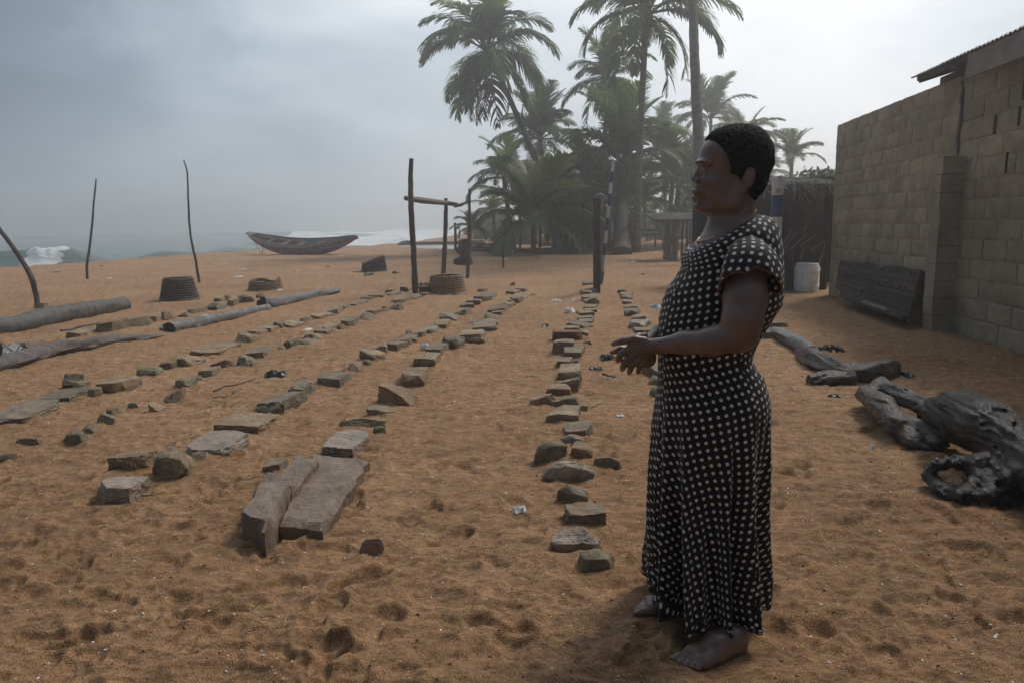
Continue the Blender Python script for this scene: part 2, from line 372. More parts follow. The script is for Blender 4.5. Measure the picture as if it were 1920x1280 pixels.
# ------------------------------------------------------------------ ground
SHX = np.array([-300,10,27,44,50,54,60,77,100,150,400,4000.]); SHV = np.array([-30,-22,-19.4,-16.3,-12.3,-9.6,-8.2,-6.6,-5,0,40,400.])
def shore_x(y): return np.interp(y, SHX, SHV)
def gh_base(x,y):
    x = np.asarray(x,float); y = np.asarray(y,float)
    s = x - shore_x(y) - fbm(x*.15,y*.15,seed=3)*.8                 # distance inland
    z = np.where(s<0, s*.17, 0.0); z = np.maximum(z,-5)
    z = z + .05*np.exp(-((s-1.0)/1.6)**2)*np.clip((y-8)/10,0,1)
    # sand bank rising past the wet inlet and a low heap among the palms
    z = z + 1.0*np.clip((y-57)/18,0,1)*np.clip((s+1)/6,0,1)*np.clip((14-x)/20,0,1)
    return z
DIM = []; UA0 = math.atan((1115-960)/FP)
_r2 = np.random.default_rng(5)
for i in range(2000):                                              # trodden hollows
    yy = 1.2*math.exp(_r2.random()*2.85); ww = (yy+1.2)*.95
    xx = (_r2.random()*2-1)*ww
    big = _r2.random()
    DIM.append((xx,yy,.05+.10*big*_r2.random(),_r2.random()*math.pi,.42+.4*_r2.random(),(.003+.010*big)))
def ground_axes():
    fr = np.concatenate([[-60,-30,-15,-8,-4,-2,-1,-.4],.1+np.arange(9)*.1, 1/np.linspace(1/1.0,1/60,600), [66,75,85,100,120,150,200,300,500,900,1600,3000]])
    fr = np.unique(np.round(fr,5))
    sx_ = np.concatenate([-np.array([60,30,16,9,5,3,2,1.5,1.25,1.1]), np.linspace(-1.0,.95,900), [1.05,1.25,1.5,2,3,5,9,16,30,60]])
    return fr, sx_
fr, sx_ = ground_axes()
Yg,Sg = np.meshgrid(fr,sx_,indexing='ij'); Wd = np.maximum(Yg,0)*.86+1.1; Xg = Sg*Wd
Zg = gh_base(Xg,Yg)
near = np.clip((70-Yg)/30,0,1)
Zg += near*(fbm(Xg*.55,Yg*.55,seed=21,o=3)*.030 + fbm(Xg*2.1+3,Yg*3.0,seed=31,o=3)*.018)
rid = 1-np.abs(fbm(Xg*3.2+fbm(Xg*1.3,Yg*1.3,seed=8)*1.2, Yg*5.0, seed=41,o=3)); Zg += near*(rid-.7)*.032
rid2 = 1-np.abs(fbm(Xg*7.5+fbm(Xg*2.3,Yg*2.3,seed=9)*1.5, Yg*11.0, seed=43,o=2)); Zg += np.clip((30-Yg)/12,0,1)*(rid2-.7)*.019
Zg += np.clip((26-Yg)/8,0,1)*(1-np.abs(fbm(Xg*9+4,Yg*17,seed=49,o=3))-.75)*.016; Zg += np.clip((10-Yg)/4,0,1)*(fbm(Xg*24,Yg*30,seed=47,o=3)*.0065)
ymid = np.maximum(fr,0)*.86+1.1
def splat(cx,cy,R,fn):
    i0,i1 = np.searchsorted(fr,[cy-R,cy+R])
    if i1<=i0: return
    wmin = ymid[i0:i1].min(); wmax = ymid[i0:i1].max()
    lo = min((cx-R)/wmin,(cx-R)/wmax); hi = max((cx+R)/wmin,(cx+R)/wmax)
    j0,j1 = np.searchsorted(sx_,[lo,hi])
    if j1<=j0: return
    Zg[i0:i1,j0:j1] += fn(Xg[i0:i1,j0:j1]-cx, Yg[i0:i1,j0:j1]-cy)
for (cx,cy,r,a,asp,dp) in DIM:
    ca,sa = math.cos(a),math.sin(a)
    def fn(dx,dy):
        u = (dx*ca+dy*sa)/r; v = (-dx*sa+dy*ca)/(r*asp); q = np.sqrt(u*u+v*v); q = q + .18*np.sin(3*np.arctan2(v,u)+cx*9)*np.clip(q,0,1)
        return dp*(-np.clip(1-q**2,0,1)**.8 + .32*np.exp(-((q-1.2)/.26)**2))
    splat(cx,cy,r*1.8,fn)
_r4 = np.random.default_rng(17)
for i in range(230):                                               # bare footprints, heel and ball pressed in
    yy = 1.6*math.exp(_r4.random()*1.75); xx = (_r4.random()*2-1)*(yy*.85+.4); a = _r4.choice([UA0,UA0+math.pi/2,UA0+.8,UA0-.7])+_r4.normal()*.35; ca,sa = math.sin(a),math.cos(a); dp = _r4.uniform(.009,.020)
    def fn(dx,dy):
        u = (dx*ca+dy*sa); v = (dx*sa-dy*ca); ball = np.sqrt(((u-.065)/.062)**2+(v/.052)**2); heel = np.sqrt(((u+.075)/.050)**2+(v/.038)**2); q = np.minimum(ball,heel); q = np.minimum(q, np.sqrt((u/.10)**2+((v+.008)/.030)**2))
        return -dp*np.clip((1.12-q)/.35,0,1)**.7 + dp*.55*np.exp(-((q-1.35)/.22)**2)*(.6+.4*np.tanh((u)/.05))
    splat(xx,yy,.24,fn)
for (cx,cy,R,h) in MOUNDS:
    splat(cx,cy,R*1.6,lambda dx,dy: h*np.exp(-((dx*dx+dy*dy)/(R*R))*1.6))
for (fx_,fy_) in ((1330,1232),(1245,1148),(1292,1140),(1385,1214)):   # sand pressed flat under the feet
    q_ = G(fx_,fy_); d2_ = ((Xg-q_.x)**2+(Yg-q_.y)**2)/.12**2; k_ = np.exp(-d2_**2); Zg = Zg*(1-k_)+.004*k_
_i = np.arange(Yg.size).reshape(Yg.shape); Fq = np.stack([_i[:-1,:-1],_i[:-1,1:],_i[1:,1:],_i[1:,:-1]],-1).reshape(-1,4)
def ground_z(x,y):
    i = int(np.clip(np.searchsorted(fr,y)-1,0,len(fr)-2)); w = max(y,0)*.86+1.1
    j = int(np.clip(np.searchsorted(sx_,x/w),0,len(sx_)-1)); return float(Zg[i,j])
m,t,b = newmat('wet_sand'); nb = NB(t); g = nb.n('ShaderNodeNewGeometry').outputs['Position']
n1 = nb.noise(g, .55, 5, .6, .4); n2 = nb.noise(g, 260, 2, .7); n3 = nb.noise(g, 9, 5, .65)
c = nb.ramp(n1, [(.3,(.265,.146,.070)),(.5,(.325,.184,.092)),(.72,(.39,.230,.122))])
c = nb.mix(nb.math('MULTIPLY', nb.math('SUBTRACT', n3, .45, clamp=True), 1.6, clamp=True), c, (.215,.122,.060)); mst = nb.n('ShaderNodeMapping'); mst.inputs['Scale'].default_value = (.55,1,1); nb.l(g, mst.inputs[0]); c = nb.mix(1.0, c, nb.ramp(nb.noise(mst.outputs[0], 13, 6, .75, .3), [(.36,.62),(.5,1.0),(.64,1.25)]), 'MULTIPLY'); c = nb.mix(1.0, c, nb.ramp(nb.noise(mst.outputs[0], 45, 4, .75), [(.36,.68),(.5,1.0),(.64,1.22)]), 'MULTIPLY')
gr = nb.ramp(n2, [(.32,.42),(.5,1.0),(.66,1.6)]); c = nb.mix(1.0, c, gr, 'MULTIPLY')
vo = nb.n('ShaderNodeTexVoronoi'); vo.inputs['Scale'].default_value = 85; nb.l(g, vo.inputs['Vector'])
sp = nb.math('LESS_THAN', vo.outputs['Distance'], .10); vs = nb.n('ShaderNodeSeparateColor'); nb.l(vo.outputs['Color'], vs.inputs[0])
sp = nb.math('MULTIPLY', sp, nb.math('GREATER_THAN', vs.outputs[0], .80)); c = nb.mix(sp, c, (.55,.47,.37))
nb.l(c, b.inputs['Base Color']); b.inputs['Roughness'].default_value = .82; b.inputs['Specular IOR Level'].default_value = .25
nn = nb.bump(nb.math('ADD', nb.noise(g, 30, 6, .7), nb.math('MULTIPLY', n2, .35)), 1.0, .016, None)
nb.bump(n2, .5, .0015, b, nn)
SAND = m
gme = mesh_np('sand_beach', np.stack([Xg,Yg,Zg],-1).reshape(-1,3), Fq, smooth=True)
tag(obj('sand_beach', gme, SAND), kind='structure')

# ------------------------------------------------------------------ sea
SEA = -1.3
ys = np.concatenate([[14,17,20,23],1/np.linspace(1/26,1/1200,330),[1500,2200,4000]]); 
ss = np.concatenate([[-6,-3,-1.8,-1.3,-1.1],np.linspace(-1.0,.25,420),[.4,.6,.9,1.4]])
Ys,Ss = np.meshgrid(ys,ss,indexing='ij'); Xs = Ss*(Ys*.8+2)
def ridge(t, w0, w1): return np.where(t<0, np.exp(-(t/w0)**2), np.exp(-(t/w1)**2))
sh_d = (shore_x(Ys)-Xs)                                            # metres seaward
Zs = np.full_like(Xs, SEA)
am = np.clip(1.2-Ys/900,0.15,1)
Zs += am*.16*fbm(Xs*.05+Ys*.012, Ys*.14, seed=61,o=3) + .05*fbm(Xs*.5,Ys*.6,seed=63,o=3)*np.clip(1.2-Ys/160,0,1)
foam = np.zeros_like(Xs)
def breaker(yc, x0, x1, h, slope=0.0, f0=None, f1=None, wf=1.0, wb=3.2, seed=0, fa=1.0, tail=2.5):
    global Zs, foam
    yy = yc + slope*(Xs-(x0+x1)/2) + 1.2*vnoise(Xs*.12,Xs*0+seed,seed=seed)
    t = Ys-yy; env = np.clip((Xs-x0)/4,0,1)*np.clip((x1-Xs)/4,0,1); env = env*env*(3-2*env); env = env*(.78+.3*vnoise(Xs*.3,Xs*0,seed=seed+1))
    Zs = Zs + h*env*ridge(t, wf, wb)
    if f0 is not None:
        fe = np.clip((Xs-f0)/1.2,0,1)*np.clip((f1-Xs)/1.5,0,1)
        Zs = Zs + fe*ridge(t+wf*.5, wf*.9, wb*.35)*(.12+.30*fbm(Xs*1.5,Ys*1.5,seed=seed+2,o=3))*h
        foam = np.maximum(foam, fa*fe*np.clip(1.35-np.abs(t+wf*.7)/(wf*1.9),0,1))
breaker(57,-70,-32,1.30,.06, -38.7,-34.6, wf=1.2, wb=3.4, seed=71)
breaker(57.6,-60,-22,.42,.02, None,None, wf=1.2, wb=3, seed=72)
breaker(63,-34,-20,.75,.03, None,None, wf=1.3, wb=3.5, seed=73)
breaker(84,-36,-10,.9,.02, -22,-12, wf=1.5, wb=4, seed=74)
breaker(96,-35,-2,1.15,.05, -31,-4, wf=2.0, wb=3.4, seed=75)
breaker(118,-44,-2,1.15,.02, -39,-4, wf=2.4, wb=4, seed=76)
breaker(146,-52,3,1.3,.02, -46,1, wf=2.8, wb=5, seed=77)
breaker(190,-70,6,1.5,.02, -57,3, wf=3.5, wb=6, seed=78)
breaker(260,-95,12,1.6,.01, -76,8, wf=6, wb=9, seed=79, fa=.95)
breaker(175,-52,-28,1.3,.0, -44,-38, wf=2.6, wb=5, seed=80, fa=.5)
foam = np.maximum(foam, .95*np.clip(1-np.abs(sh_d-7.0-2*vnoise(Xs*.2,Ys*.2,seed=5))/3.0,0,1)*np.clip((Ys-55)/8,0,1))
foam = np.maximum(foam, .75*np.clip(1-np.abs(sh_d-9)/9,0,1)*np.clip((Ys-60)/12,0,1))
foam = np.maximum(foam, .62*np.clip(1-np.abs(sh_d-22)/20,0,1)*np.clip((Ys-70)/20,0,1)*np.clip((300-Ys)/120,0,1))
foam = np.maximum(foam, .5*np.clip(1-np.abs(sh_d-8.5)/2.4,0,1))
foam = np.maximum(foam, .42*np.clip(1-np.abs(Ys-53)/4,0,1)*np.clip((-20-Xs)/6,0,1))
_i = np.arange(Ys.size).reshape(Ys.shape); Fs = np.stack([_i[:-1,:-1],_i[:-1,1:],_i[1:,1:],_i[1:,:-1]],-1).reshape(-1,4)
sme = mesh_np('sea', np.stack([Xs,Ys,Zs],-1).reshape(-1,3), Fs, smooth=True)
at = sme.attributes.new('foam','FLOAT','POINT'); at.data.foreach_set('value', foam.astype(np.float32).ravel())
m,t,b = newmat('sea_water'); nb = NB(t); g = nb.n('ShaderNodeNewGeometry').outputs['Position']
fa = nb.n('ShaderNodeAttribute', attribute_name='foam').outputs['Fac']
mpn = nb.n('ShaderNodeMapping'); mpn.inputs['Scale'].default_value = (.45,1.0,1); nb.l(g, mpn.inputs[0])
fn1 = nb.noise(mpn.outputs[0], .9, 8, .72, .6); fn2 = nb.noise(g, 4.0, 5, .7, .3)
ff = nb.math('ADD', fa, nb.math('MULTIPLY', nb.math('SUBTRACT', nb.math('ADD', nb.math('MULTIPLY',fn1,.7), nb.math('MULTIPLY',fn2,.3)), .5), 2.6))
ff = nb.math('MULTIPLY', nb.math('MULTIPLY', nb.math('SUBTRACT', ff, .42), 5, clamp=True), nb.math('MULTIPLY', fa, 3.0, clamp=True))
cw = nb.ramp(nb.noise(mpn.outputs[0], .12, 4, .6), [(.35,(.045,.095,.085)),(.65,(.085,.145,.120))])
c = nb.mix(ff, cw, (.74,.76,.76)); nb.l(c, b.inputs['Base Color'])
nb.l(nb.math('ADD', nb.math('MULTIPLY', ff, .5), .16), b.inputs['Roughness']); b.inputs['IOR'].default_value = 1.33
mp2 = nb.n('ShaderNodeMapping'); mp2.inputs['Scale'].default_value = (.55,1.3,1); nb.l(g, mp2.inputs[0])
nb.bump(nb.math('ADD', nb.noise(mp2.outputs[0], 1.3, 7, .68, .4), nb.math('MULTIPLY', ff, .35)), 1.0, .22, b)
tag(obj('sea', sme, m), kind='structure')
# shallow sheet of rainwater lying on the beach before the inlet
pud = MB(); ring = [G(x,y) for x,y in [(742,463),(790,466.5),(850,468),(872,466),(866,462.5),(820,460.8),(770,460.5)]]
pv = [(p.x,p.y,.022) for p in ring]; pud.add(pv, [tuple(range(len(pv)))[::-1]])
PUD = pmat('puddle_water',(.16,.17,.17),(.20,.20,.19),3,.22,.1,20,vary=0,spec=.8); tag(pud.build('rain_puddle', PUD), kind='structure')

# ------------------------------------------------------------------ haze
hz = MB(); hz.box((0,1800,8.0),(9000,5200,28)); m = bpy.data.materials.new('haze_air'); m.use_nodes = True; t = m.node_tree; t.nodes.clear()
ov = t.nodes.new('ShaderNodeOutputMaterial'); pv_ = t.nodes.new('ShaderNodeVolumePrincipled'); pv_.inputs['Density'].default_value = HAZE_D; pv_.inputs['Color'].default_value = (.985,.99,1,1); pv_.inputs['Anisotropy'].default_value = .68
t.links.new(pv_.outputs[0], ov.inputs['Volume']); ho = hz.build('haze', m); tag(ho, kind='stuff')
# ------------------------------------------------------------------ stones
STONE = [pmat('weathered_stone_a',(.150,.108,.066),(.29,.222,.145),7,.76,1.0,26,.012,vary=.22,spec=.3),
         pmat('weathered_stone_b',(.125,.098,.066),(.25,.20,.138),9,.74,1.0,30,.012,vary=.22,spec=.3),
         pmat('weathered_stone_c',(.165,.112,.068),(.31,.22,.135),6,.78,1.0,24,.014,vary=.2,spec=.3)]
BRICK = pmat('red_brick',(.11,.045,.028),(.19,.085,.050),9,.7,.7,60,.005,vary=.1)
MOSS = pmat('mossy_stone',(.12,.10,.060),(.22,.185,.12),8,.8,1.0,60,.010,c3=(.15,.145,.085),vary=.15,spec=.2)
PORO = pmat('porous_stone',(.07,.055,.04),(.30,.25,.18),10,.75,1.0,22,.016,c3=(.36,.31,.23),vary=.05)
PINK = pmat('pink_stone',(.16,.085,.06),(.27,.17,.13),9,.7,.8,40,.008,vary=.1)
DARKW = pmat('wet_grey_stone',(.13,.10,.075),(.28,.222,.17),9,.55,.9,30,.009,vary=.12,spec=.45)
def cube_sphere(n):
    vs=[]; idx={}; fs=[]
    def vid(p):
        k=tuple(p)
        if k not in idx: idx[k]=len(vs); vs.append(k)
        return idx[k]
    for ax in range(3):
        for sgn in (0,n):
            for i in range(n):
                for j in range(n):
                    q=[]
                    for a,b_ in ((0,0),(1,0),(1,1),(0,1)):
                        p=[0,0,0]; p[ax]=sgn; p[(ax+1)%3]=i+a; p[(ax+2)%3]=j+b_; q.append(vid(p))
                    fs.append(tuple(q if sgn else q[::-1]))
    return np.array(vs,float)/n*2-1, np.array(fs)
_CS = {n:cube_sphere(n) for n in (5,7,10,16,24)}
def stone_mesh(name, w, d, h, kind, seed, n=7):
    r = np.random.default_rng(seed); v,f = _CS[n]; v = v.copy()
    rnd = {'b':.07,'s':.06,'k':.05,'w':.22,'r':.62,'m':.80,'q':.55,'p':.85,'c':.6,'n':.7}[kind]
    sp = v/np.linalg.norm(v,axis=1)[:,None]*1.12; v = v*(1-rnd)+sp*rnd
    if kind in 'bsk':                                       # skewed, tapering block
        v[:,0] *= 1+r.uniform(-.10,.10)*v[:,1]; v[:,0] *= 1-.06*np.clip(v[:,2],0,1)
        v[:,2] += (r.uniform(-.12,.12)*v[:,0]+r.uniform(-.12,.12)*v[:,1])*np.clip(v[:,2]+.2,0,1)
        cuts = r.integers(1,4) if kind != 'k' else 1
    elif kind == 'w':
        s_ = 1 if r.random()<.5 else -1; v[:,2] = np.where(v[:,2]>0, v[:,2]*(.62+.5*s_*v[:,0]), v[:,2]); cuts = 4
    else: cuts = {'r':7,'m':2,'q':4,'p':2,'c':2,'n':5}[kind]
    for _ in range(cuts):                                   # broken faces
        nrm = r.normal(size=3); nrm[2] = abs(nrm[2])*(.25 if kind in 'bsk' else .7); nrm /= np.linalg.norm(nrm)
        lim = (v@nrm).max()*(.80 if kind in 'bsk' else r.uniform(.62,.82)); ex = np.clip(v@nrm-lim,0,None); v -= ex[:,None]*nrm
    if kind == 'c': v[:,2] -= .30*v[:,0]**2*np.sign(v[:,2]+1); v[:,1] += .35*v[:,0]**2
    off = r.uniform(0,50,3); sc = 1.4
    N = np.stack([fbm(v[:,0]*sc+off[0]+k*9,v[:,1]*sc+off[1],v[:,2]*sc+off[2],o=3,seed=k) for k in range(3)],1)
    v += N*({'b':.11,'s':.10,'k':.05}.get(kind,.20))
    if n >= 10:
        N = np.stack([fbm(v[:,0]*6+off[0]+k*9,v[:,1]*6+off[1],v[:,2]*6+off[2],o=3,seed=k+9) for k in range(3)],1); v += N*.075
    for a_,q_ in ((0,w),(1,d)): lo_,hi_ = v[:,a_].min(),v[:,a_].max(); v[:,a_] = ((v[:,a_]-lo_)/(hi_-lo_)-.5)*q_
    lo_,hi_ = v[:,2].min(),v[:,2].max(); v[:,2] = (v[:,2]-lo_)/(hi_-lo_)*(h*1.3+.05)-(.3*h+.035)
    return mesh_np(name, v, f, smooth=True, ang=24 if kind in 'bskwr' else 40)
ORD = ['nearest','second','third','fourth','fifth','sixth','seventh','eighth','ninth','tenth','eleventh','twelfth','thirteenth','fourteenth','fifteenth','sixteenth','seventeenth','eighteenth','nineteenth','twentieth',
  'twenty-first','twenty-second','twenty-third','twenty-fourth','twenty-fifth','twenty-sixth','twenty-seventh','twenty-eighth','twenty-ninth','thirtieth','thirty-first','thirty-second','thirty-third','thirty-fourth','thirty-fifth','thirty-sixth']
KN = {'b':('stone_block','squared grey-brown block','block'),'s':('stone_slab','flat grey-brown slab','slab'),'r':('rough_stone','rough brown stone','stone'),'w':('wedge_stone','wedge-shaped stone','stone'),
      'k':('red_brick','dark red brick','brick'),'m':('mossy_stone','rounded mossy stone','stone'),'q':('flat_topped_boulder','rounded flat-topped stone','stone'),'p':('porous_stone','pale pitted stone','stone'),'c':('curved_stone','curved leaning stone','stone'),'n':('broken_lump','pinkish lump','stone')}
RN = {'A':('of the row behind the ribbed slab','stones in the row running back from the ribbed slab'),'B':('of the row left of the ribbed slab','stones in the row left of the ribbed slab'),
      'C':('of the row of small stones','stones in the small-stone row'),'D':('of the row before the driftwood','stones in the row before the driftwood'),
      'E':('of the row behind the driftwood','stones in the row behind the driftwood logs'),'F':('of the row left of the woman','stones in the row left of the woman'),
      'G':("of the row behind the woman's hands",'stones in the row behind the woman')}
SPECIAL = {('F',0):'rounded mossy stone, nearest to the camera left of the woman\'s skirt',('F',1):'large smooth wet boulder touching the mossy stone beside the woman',('F',4):'pale porous stone full of dark pits in the row left of the woman',
  ('F',2):'squared rectangular block just behind the large wet boulder',('F',23):'dark red brick lying crosswise in the row left of the woman',('B',0):'dark block with a stepped top, nearest left of the ribbed slab',
  ('B',2):'big upright angular rock leaning beside the pale wide slab',('B',4):'wide pale flat slab behind the big upright angular rock',('B',1):'mossy-sided block lying behind the stepped dark block',
  ('D',0):'long thick slab overhanging the sand at the left picture edge',('D',3):'flat block leaning up behind the thick left slab',('C',1):'dark rounded bar-shaped stone lying alone at the left'}
def put_stone(b, seed, label, grp, mat=None):
    g,w,d,h = stone_place(b); k = b[4]; r = random.Random(seed)
    wpx = b[2]-b[0]; n = 24 if wpx > 75 else 10 if wpx > 45 else 7 if wpx > 22 else 5
    nm,_,cat = KN[k]; me = stone_mesh(nm, w*1.08, d*1.10, h*1.05, k, seed, n)
    mm = mat or {'k':BRICK,'m':MOSS,'p':PORO,'n':PINK,'q':DARKW}.get(k) or STONE[r.randrange(3)]
    o = obj(nm, me, mm); o.location = (g.x, g.y, ground_z(g.x,g.y)-.012); yaw = r.uniform(-.20,.20)-UA0
    o.rotation_euler = (r.uniform(-.05,.07), r.uniform(-.08,.08), yaw)
    tag(o, label, cat, grp); return o
sd = 100
for key,L in ROWS.items():
    for i,b_ in enumerate(L):
        sd += 1
        nm,desc,cat = KN[b_[4]]
        if (key,i) in SPECIAL: lab = SPECIAL[(key,i)]
        else:
            lab = f"{desc}, {ORD[i]} from the near end {RN[key][0]}" if i else f"{desc} ending {RN[key][0][3:]}"
        o = put_stone(b_, sd, lab, RN[key][1], mat=DARKW if (key,i) in (('B',0),('B',4),('A',0)) else None)
        if (key,i) == ('D',3): o.rotation_euler = (-.5,.1,.25); o.location.z += .03
        if (key,i) == ('B',2): o.rotation_euler = (.25,-.25,.3)
        if (key,i) == ('F',6): o.rotation_euler.z = .45
        if (key,i) == ('F',5): o.rotation_euler.z = -.35
for i,b_ in enumerate(LOOSE): put_stone(b_, 900+i, b_[5], None)
# big slab with the raised rib
def slab_piece(name, P, zt, zb, parent, seed, mat, rough=.012):
    """P: top outline corners (world xy) in order; thick plate with broken edges"""
    n = 22; r = np.random.default_rng(seed); v=[]; f=[]
    A,B,Cc,D = [np.array(p[:2]) for p in P]
    N1,N2 = 26,14
    for lay,z in enumerate((zt,zb)):
        for i in range(N1+1):
            for j in range(N2+1):
                s_,t_ = i/N1,j/N2; p = (A*(1-t_)+B*t_)*(1-s_)+(D*(1-t_)+Cc*t_)*s_
                e = min(s_,1-s_,t_,1-t_); j_ = 0.026 if e < .001 else 0.012
                o_ = np.array([fbm(np.array([p[0]*13+seed]),np.array([p[1]*13]),seed=seed+k)[0] for k in (0,1)])*j_*(1 if lay==0 else .7)
                q = fbm(np.array([p[0]*11]),np.array([p[1]*11]),seed=seed+5)[0]
                zz = z + (q*rough - (.022+.02*q if e<.001 else 0) if lay==0 else 0)
                if lay==1: c_ = (A+B+Cc+D)/4; p = p+(p-c_)*.03
                v.append((p[0]+o_[0],p[1]+o_[1],zz))
    K = (N1+1)*(N2+1); I = lambda l,i,j: l*K+i*(N2+1)+j
    for i in range(N1):
        for j in range(N2): f.append((I(0,i,j),I(0,i,j+1),I(0,i+1,j+1),I(0,i+1,j))[::-1]); 
    for i in range(N1): f.append((I(0,i,0),I(1,i,0),I(1,i+1,0),I(0,i+1,0))[::-1]); f.append((I(0,i,N2),I(0,i+1,N2),I(1,i+1,N2),I(1,i,N2))[::-1])
    for j in range(N2): f.append((I(0,0,j),I(0,0,j+1),I(1,0,j+1),I(1,0,j))[::-1]); f.append((I(0,N1,j),I(1,N1,j),I(1,N1,j+1),I(0,N1,j+1))[::-1])
    bm = bmesh.new(); me = bpy.data.meshes.new(name); vs_ = [bm.verts.new(q) for q in v]
    for q in f: bm.faces.new([vs_[k] for k in q])
    bmesh.ops.recalc_face_normals(bm, faces=bm.faces); bm.to_mesh(me); bm.free()
    me.polygons.foreach_set('use_smooth', np.ones(len(me.polygons),bool)); me.set_sharp_from_angle(angle=math.radians(28))
    return obj(name, me, mat, parent)
t_ = thing('ribbed_slab','big cracked concrete slab with a raised rib, nearest to the camera','slab')
RIBM = pmat('wet_concrete',(.095,.066,.046),(.215,.158,.112),7,.58,1.0,28,.010,vary=0,spec=.4)
z1,z2 = .066,.128
slab_piece('slab_plate',[G(518,978,z1),G(606,985,z1),G(690,858,z1),G(585,848,z1)], z1,-.05,t_,3,RIBM)
slab_piece('raised_rib',[G(449,962,z2),G(500,985,z2),G(553,892,z2),G(500,880,z2)], z2,-.05,t_,4,RIBM)
slab_piece('raised_rib',[G(505,909,z2-.01),G(545,916,z2-.01),G(597,858,z2-.01),G(556,849,z2-.01)], z2-.01,-.05,t_,5,RIBM)
# ------------------------------------------------------------------ building on the right
UA = math.atan((1115-960)/FP); UV_ = Vector((math.sin(UA),math.cos(UA),0)); NV = Vector((math.cos(UA),-math.sin(UA),0))   # along the wall (away), to the right
W0 = G(1553,553)                               # far foot of the wall face
def wp(u, n, z): return W0 - UV_*u + NV*n + Vector((0,0,z))       # u metres toward the camera, n metres into the wall
WR = Matrix(((NV.x,UV_.x,0),(NV.y,UV_.y,0),(0,0,1)))             # local x = n, local y = -u
MORTAR = pmat('mortar',(.285,.23,.165),(.41,.345,.255),3,.88,.8,60,.006,vary=0,spec=.2,stain=.35)
BLOCKM = [pmat('sand_block_a',(.30,.24,.165),(.43,.355,.255),4,.88,1.0,60,.010,vary=.09,spec=.2,c3=(.335,.285,.21),stain=.35),pmat('sand_block_b',(.29,.235,.165),(.41,.345,.25),5,.88,1.0,60,.010,vary=.09,spec=.2,stain=.35)]
PLAST = pmat('grey_plaster',(.16,.15,.135),(.26,.245,.215),3,.85,.6,50,.004,vary=0,spec=.2)
DWOOD = pmat('dark_roof_timber',(.030,.026,.024),(.075,.065,.058),6,.75,.5,60,.003,stretch=(1,.1,1),vary=.1)
TIN = pmat('rusty_roof_sheet',(.10,.095,.095),(.22,.21,.205),3,.55,.3,30,.003,vary=.05,c3=(.15,.10,.075),spec=.5)
bt = thing('block_building','sand-coloured block building with a pier, raw joints and corrugated roof','building',W0)
bt.rotation_euler = WR.to_euler(); bpy.context.view_layer.update()
def bobj(mb, name, mats, **k):
    mb.v = [(x,-y,z) for x,y,z in mb.v]; mb.f = [q[::-1] for q in mb.f]; return mb.build(name, mats, bt, **k)
UN = 12.6; PIER = None
u_p = None
# where the pier stands: its left foot is seen at (1738,612)
for i in range(4000):
    u = i*.003; p = wp(u,0,0)
    q = p - Vector((0,0,CH)); px = 960+FP*q.dot(_r)/q.dot(_f)
    if px > 1768: u_p = u; break
H1 = 2.84; H2 = 3.0
wl = MB(); wl.box((.106,u_p/2,(H1-.012)/2-.1),(.20,u_p,H1-.012+.2)); bobj(wl,'wall',MORTAR)
w2 = MB(); w2.box((.110,(u_p+UN)/2+.005,H2/2-.1),(.20,UN-u_p,H2+.2)); 
w2.box((2.0,UN-.1,1.4),(3.55,.2,3.2)); bobj(w2,'wall',MORTAR)
ew = MB(); ew.box((2.2,.10,1.2),(3.9,.2,2.6)); bobj(ew,'wall',MORTAR)
bcache = {}
def bblock(L, Hh, var):
    key = (round(L,3),round(Hh,3),var)
    if key in bcache: return bcache[key]
    v,f = _CS[5]; v = v.copy(); r = np.random.default_rng(hash(key)%9999 if False else int(L*1000)+int(Hh*100)+var*77)
    lim = np.array([.02,L/2-.0045,Hh/2-.0045]); rb = .012
    a = v*lim; e = np.abs(v)>.99; cnt = e.sum(1)
    a = a - np.sign(v)*np.where(e&(cnt[:,None]>=2), rb*.45, 0)
    N = np.stack([fbm(v[:,0]*2+var*7+k*3,v[:,1]*4,v[:,2]*3,o=2,seed=k) for k in range(3)],1)*np.array([.005,.005,.005]); a += N
    me = mesh_np('block', a, f, smooth=True, ang=35); me.materials.append(BLOCKM[var%2]); bcache[key] = me; return me
rb_ = random.Random(4); NBK = 0; restv = []
CHh = .2045
def course(z0, z1, u0, u1, off, L):
    global NBK
    u = u0 - off*L
    while u < u1-.02:
        a = max(u,u0); b_ = min(u+L,u1); u += L
        if b_-a < .06: continue
        # missing block halves near the top of the near wall leave dark vertical slots
        if a > u_p+.1 and z0 > 2.0 and rb_.random() < .12: b_ -= .035
        big = rb_.random(); me = bblock(b_-a, z1-z0, rb_.randrange(6))
        o = bpy.data.objects.new('block', me); link(o, bt); NBK += 1
        o.location = (.0165+rb_.uniform(-.004,.005), -(a+b_)/2, (z0+z1)/2); o.rotation_euler = (rb_.uniform(-.006,.006),rb_.uniform(-.012,.012),rb_.uniform(-.01,.01))
n1 = 14
for i in range(n1): course(i*CHh, (i+1)*CHh, 0.0, u_p-.02, (0,.5)[i%2]+rb_.uniform(-.08,.08), .40)
for i in range(14): course(i*.213, (i+1)*.213, u_p+.03, 9.0, (.5,0)[i%2]+rb_.uniform(-.06,.06), .45)
